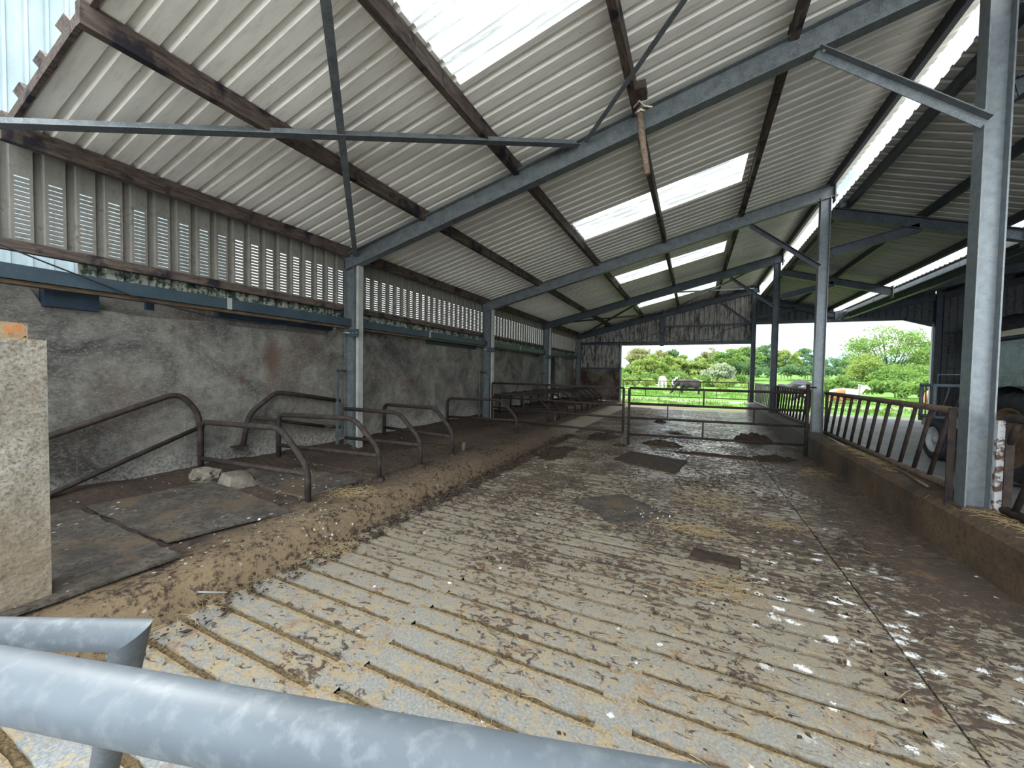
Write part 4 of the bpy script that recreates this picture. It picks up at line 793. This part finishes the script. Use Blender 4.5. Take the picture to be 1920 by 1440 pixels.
# ================================================================ trees and hedges
def leaves(mb_v, centers, rad, n, size, flat=.6):
    c = centers[rng.integers(0, len(centers), n)]; d = rng.normal(size=(n, 3)); d /= np.linalg.norm(d, axis=1)[:, None]
    p = c + d*(rng.random(n)**.45)[:, None]*rad*np.array([1, 1, flat])
    a = rng.normal(size=(n, 3)); a /= np.linalg.norm(a, axis=1)[:, None]; b = np.cross(a, rng.normal(size=(n, 3))); b /= np.linalg.norm(b, axis=1)[:, None]
    s = size*(.6+.8*rng.random(n))[:, None]
    mb_v.append(np.stack([p-a*s, p-b*s*.5, p+a*s, p+b*s*.5], 1).reshape(-1, 3))
def leaf_mesh(name, vs_, mat, parent=None):
    v = np.concatenate(vs_)
    if parent is not None: v = v-np.array(parent.location)
    n = len(v)//4; me = bpy.data.meshes.new(name); me.vertices.add(4*n); me.vertices.foreach_set('co', v.astype(np.float32).ravel())
    me.loops.add(4*n); me.loops.foreach_set('vertex_index', np.arange(4*n, dtype=np.int32)); me.polygons.add(n)
    me.polygons.foreach_set('loop_start', np.arange(0, 4*n, 4, dtype=np.int32)); me.update(calc_edges=True); me.validate(); me.materials.append(mat)
    o = bpy.data.objects.new(name, me); COL.objects.link(o)
    if parent: o.parent = parent
    return o
def at(px, py, depth):
    d = RW @ np.array([px-960, -(py-720), -721.0]); return np.array([0, 0, H])+d/721*depth
def tree(px, top, wpx, depth, mat, lab, n=3000, size=.16, base=-.2, dens=1., low=.25, group='trees beyond the far opening', clumps=70, gap=.17):
    p = at(px, top, depth); hgt = p[2]-base; w_ = wpx/721*depth/2; cx, cy = p[0], p[1]
    t = thing('tree', lab, 'tree', (cx, cy, base), group)
    cz = base+hgt*(low+(1-low)/2); rz = hgt*(1-low)/2*1.0
    q = rng.normal(size=(clumps, 3)); q /= np.linalg.norm(q, axis=1)[:, None]; q *= (.35+.6*rng.random(clumps)**.5)[:, None]
    C = q*np.array([w_, w_, rz])*.92+np.array([cx, cy, cz]); mb = MB(); tw = max(.08, hgt*.028)
    mid = Vector((cx, cy, base+hgt*(low+.12)))
    mb.tube([(cx, cy, base-.3), (cx+.1, cy, base+hgt*low*.7), mid], [tw*1.2, tw, tw*.7], 8)
    for c in C[::2 if clumps > 60 else 1]:
        e = Vector(c); s = Vector((cx, cy, base+hgt*(low*.6+.25*random.random()))); m_ = s.lerp(e, .5)+Vector((0, 0, -.04*hgt)) ; mb.tube([s, m_, e], [tw*.4, tw*.22, tw*.06], 5, False)
    mb.build('trunk', M['bark'], t); vs_ = []; leaves(vs_, C, w_*gap+.15, n, size); leaf_mesh('foliage', vs_, M[mat], t)
    return t
TR = [
 (1213, 650, 66, 78, 'leaf_o', 'bronze domed tree at the left of the far opening', 3600),
 (1218, 667, 56, 58, 'leaf_y', 'yellow green tree in front of the bronze domed one', 3200),
 (1183, 690, 34, 60, 'leaf_g', 'small leafy tree at the left edge of the far opening', 1600),
 (1252, 656, 44, 84, 'leaf_d', 'dark green tree behind, between the bronze and yellow trees', 2600),
 (1270, 666, 48, 60, 'leaf_y', 'bright pointed yellow green tree, left of centre in the opening', 3000),
 (1297, 672, 36, 66, 'leaf_w', 'pale grey green loose tree at the middle of the opening', 1800),
 (1313, 674, 36, 58, 'leaf_y', 'low yellow green tree beside the pale one', 2200),
 (1332, 655, 52, 80, 'leaf_o', 'open bronze green tree behind the middle of the opening', 2400),
 (1349, 683, 50, 50, 'leaf_w', 'white blossoming thorn tree in the middle of the opening', 3400),
 (1366, 653, 52, 66, 'leaf_g', 'tall light green tree right of the blossoming thorn', 3000),
 (1398, 650, 48, 74, 'leaf_g', 'green tree against the gable post at the opening right side', 2600),
 (1436, 642, 60, 92, 'leaf_d', 'dark green tree seen between the two far columns', 3200),
 (1478, 654, 40, 88, 'leaf_y', 'yellow green tree right of the third kerb column', 2200),
 (1510, 655, 46, 92, 'leaf_d', 'round greyish green tree left of the gate column', 1900),
 (1562, 668, 44, 130, 'leaf_d', 'small distant dark tree right of the gate column', 1500),
]
for (px, top, w_, dp, m_, lab, n) in TR: tree(px, top-4, w_*1.35, dp, m_, lab, int(n*2.0), low=.02, size=.13+dp*.0011, base=-.4 if dp < 70 else 1.0)
tree(1675, 607, 168, 47, 'leaf_g', 'large spreading tree with bare branches showing, in the right opening', 11000, .125, 0, low=.12, clumps=130, gap=.14)
tree(1618, 655, 70, 44, 'leaf_y', 'lower yellow green tree at the left foot of the large tree', 3600, .13, 0, low=.05)
tree(1752, 640, 90, 50, 'leaf_y', 'tree at the right foot of the large spreading tree', 3600, .14, 0, low=.05)
tree(1700, 680, 120, 41, 'leaf_g', 'broad bushy tree under the large spreading tree', 4600, .12, 0, low=.02)
def hedge(x0, x1, y0, y1, h, w_, n, mat, lab, base=0., size=.13):
    L_ = math.hypot(x1-x0, y1-y0); k = int(L_/1.0)+2; C = []
    for i in range(k*3):
        t = random.random(); C.append((x0+(x1-x0)*t+random.uniform(-.3, .3), y0+(y1-y0)*t+random.uniform(-w_/2, w_/2), base+h*(.25+.5*random.random()*(1+.4*mnoise.noise(Vector((t*L_*.3, 0, 0)))))))
    o = thing('hedge', lab, 'hedge', (x0, y0, base)); vs_ = []; leaves(vs_, np.array(C), h*.35, n, size, .9); leaf_mesh('foliage', vs_, M[mat], o)
    mb = MB()
    for c in C[::4]: mb.tube([(c[0], c[1], base-.3), c], [.05, .02], 5, False)
    mb.build('stems', M['bark'], o)
hedge(-14, 6, 54, 56, 2.0, 2.0, 9000, 'leaf_g', 'green hedge under the trees beyond the far opening', -.1)
hedge(-16, 5, 48, 49, 1.3, 1.5, 5000, 'leaf_y', 'low yellow green scrub in front of the hedge', -.1)
hedge(6, 30, 74, 84, 2.2, 3, 6500, 'leaf_d', 'dark hedge across the rising field between the columns', 1.4, .2)
hedge(9, 22, 38.5, 40.5, 1.6, 2.0, 7500, 'leaf_g', 'bramble hedge below the large spreading tree', 0)
hedge(2, 60, 118, 120, 2.6, 4, 6500, 'leaf_d', 'distant dark hedge at the top of the rising field', 3.4, .3)
hedge(-40, 2, 90, 96, 3.2, 5, 6500, 'leaf_d', 'distant wood edge behind the trees at the left', .5, .3)
# grass blades close to the opening
def grass(n, xr, yr, lab, hh):
    x = rng.uniform(*xr, n); y = yr[0]+(yr[1]-yr[0])*rng.random(n)**1.3; keep = np.array([mnoise.noise(Vector((a*.8, b*.8, 2))) > -.12+max(0, (21.2-b)*.4) and abs(b-26.4+2*mnoise.noise(Vector((a*.3, b*.3, 0)))) > .9 for a, b in zip(x, y)])
    x, y = x[keep], y[keep]; n = len(x); a = rng.random(n)*6.28; h_ = hh*(.5+rng.random(n)); w_ = .012+.006*(y-18)/6; lx, ly = rng.normal(0, .05, n), rng.normal(0, .05, n)
    z0 = np.full(n, -.02); v = np.stack([np.stack([x-np.cos(a)*w_, y-np.sin(a)*w_, z0], 1), np.stack([x+np.cos(a)*w_, y+np.sin(a)*w_, z0], 1), np.stack([x+lx+.003, y+ly, z0+h_], 1), np.stack([x+lx-.003, y+ly, z0+h_], 1)], 1).reshape(-1, 3)
    tag(leaf_mesh('grass', [v], M['grass']), lab, 'grass', kind='stuff')
grass(26000, (-7, 14), (19.8, 38), 'bright grass growing in the pasture beyond the openings', .09)
# fence post and mound
tag(MB().beam((8.2, 27.0, -.1), (8.2, 27.0, 1.15), RECT(.09, .09), up=(1, 0, 0)).build('fence_post', M['pvc']), 'single pale fence post before the large spreading tree', 'post')
tag(MB().blob((8.5, 42, .2), (1.6, 1.2, .85), .22, 4, 4).build('field_mound', M['tyre']), 'low dark grey mound in the field behind the middle feed barrier', 'mound')
# ================================================================ cattle
def hide(name, c0, c1, sc=1.3, th=.5, seed=0):
    g = G(name); tc_ = g.tc.outputs['Object']; n = g.noise(sc, 2, .4, vec=g.map(tc_, loc=(seed, seed*2, 0))); c = g.mix(g.ramp(n, th-.015, th+.015), c0, c1); return g.set(c, .8)
def cow(x, y, rot, mat, lab, pose='stand', s=1., head='down', z=0.):
    t = thing('cow', lab, 'cow', (x, y, z), 'cattle grazing in the field')
    lie = pose == 'lie'; hz = .55 if lie else 1.0
    V = []; E = []; Rr = []
    def add(p, r, par=None):
        V.append(p); Rr.append(r); 
        if par is not None: E.append((par, len(V)-1))
        return len(V)-1
    pel = add((-.62, 0, hz+.02), (.27, .30)); a = add((-.30, 0, hz-.02), (.33, .37), pel); b = add((.10, 0, hz-.04), (.34, .39), a); c = add((.48, 0, hz+.0), (.28, .34), b); d = add((.66, 0, hz+.04), (.20, .27), c)
    rump = add((-.86, 0, hz+.06), (.17, .19), pel)
    if head == 'down' and not lie: n1 = add((.92, 0, hz-.18), (.13, .18), d); n2 = add((1.10, .02, hz-.50), (.10, .12), n1); h1 = add((1.20, .03, hz-.68), (.105, .11), n2); h2 = add((1.34, .04, hz-.86), (.065, .07), h1)
    else: n1 = add((.90, 0, hz+.14), (.13, .17), d); n2 = add((1.06, 0, hz+.32), (.10, .13), n1); h1 = add((1.17, 0, hz+.42), (.10, .12), n2); h2 = add((1.42, 0, hz+.30), (.065, .07), h1)
    add((h2 and V[h2][0]+.06, V[h2][1], V[h2][2]-.03), (.05, .055), h2)
    for sgn in (-1, 1):
        if not lie:
            k = add((.50, .20*sgn, hz-.36), (.10, .10), c); k = add((.50, .19*sgn, .40), (.055, .055), k); k = add((.49, .19*sgn, .18), (.042, .042), k); add((.51, .19*sgn, .02), (.055, .055), k)
            k = add((-.60, .20*sgn, hz-.30), (.13, .13), pel); k = add((-.54, .20*sgn, .60), (.085, .085), k); k = add((-.74, .19*sgn, .42), (.05, .05), k); k = add((-.70, .19*sgn, .18), (.042, .042), k); add((-.66, .19*sgn, .02), (.055, .055), k)
        else:
            k = add((.55, .24*sgn, .26), (.10, .10), c); k = add((.78, .26*sgn, .08), (.055, .055), k); add((.58, .30*sgn, .05), (.045, .045), k)
            k = add((-.55, .28*sgn, .26), (.15, .15), pel); k = add((-.25, .36*sgn, .10), (.07, .07), k); add((-.55, .42*sgn, .05), (.045, .045), k)
    me = bpy.data.meshes.new('body'); me.from_pydata(V, E, []); o = bpy.data.objects.new('body', me); COL.objects.link(o); o.parent = t
    sk = o.modifiers.new('skin', 'SKIN'); sk.use_smooth_shade = True
    for i, r in enumerate(Rr): me.skin_vertices[0].data[i].radius = r
    me.skin_vertices[0].data[0].use_root = True
    ss = o.modifiers.new('sub', 'SUBSURF'); ss.levels = ss.render_levels = 2; me.materials.append(mat)
    hx, hy, hz2 = V[h1]
    for sgn in (-1, 1):
        MBx = MB(); MBx.blob((hx-.05, hy+.17*sgn, hz2+.04), (.035, .10, .055), .05, 1, 1)
        e = MBx.build('ear', mat); e.parent = t
    u = MB().tube([(-.98, 0, hz+.08), (-1.04, 0, hz-.12), (-1.03, .01, hz-.42), (-1.02, .01, max(.06, hz-.62))], [.03, .022, .02, .04], 7).build('tail', mat); u.parent = t
    t.rotation_euler = (0, 0, rot); t.scale = (s, s, s)
    return t
white = hide('cream white hide', (.80, .78, .74), (.50, .42, .36), 1.2, .60)
bw = hide('black and white hide', (.02, .02, .022), (.75, .75, .74), 1.6, .56, 3)
dark = hide('dark grey brown hide', (.02, .017, .019), (.04, .03, .029), 2.0, .5)
rw = hide('red and white hide', (.70, .66, .62), (.30, .13, .05), 1.4, .53, 5); rd = hide('light red hide', (.36, .17, .09), (.55, .40, .32), 1.4, .6)
cow(-3.0, 44.4, 1.9, white, 'white cow grazing farthest off, left in the opening', s=1.0)
cow(-1.7, 43.6, -1.4, bw, 'cow with a black head beside the white cow', head='up', s=.85)
cow(-.30, 33.6, 2.95, dark, 'large dark grey brown cow grazing behind the far gate', s=1.03, z=-.16)
cow(8.0, 28.6, .4, rw, 'red and white cow lying behind the nearest feed barrier', 'lie', head='up')
cow(13.4, 31.5, .5, rd, 'light red cow lying beside the dark corner column', 'lie', head='up', s=1.1)
cow(5.15, 23.6, 1.9, bw, 'black and white cow seen through the middle feed barrier', s=.8)
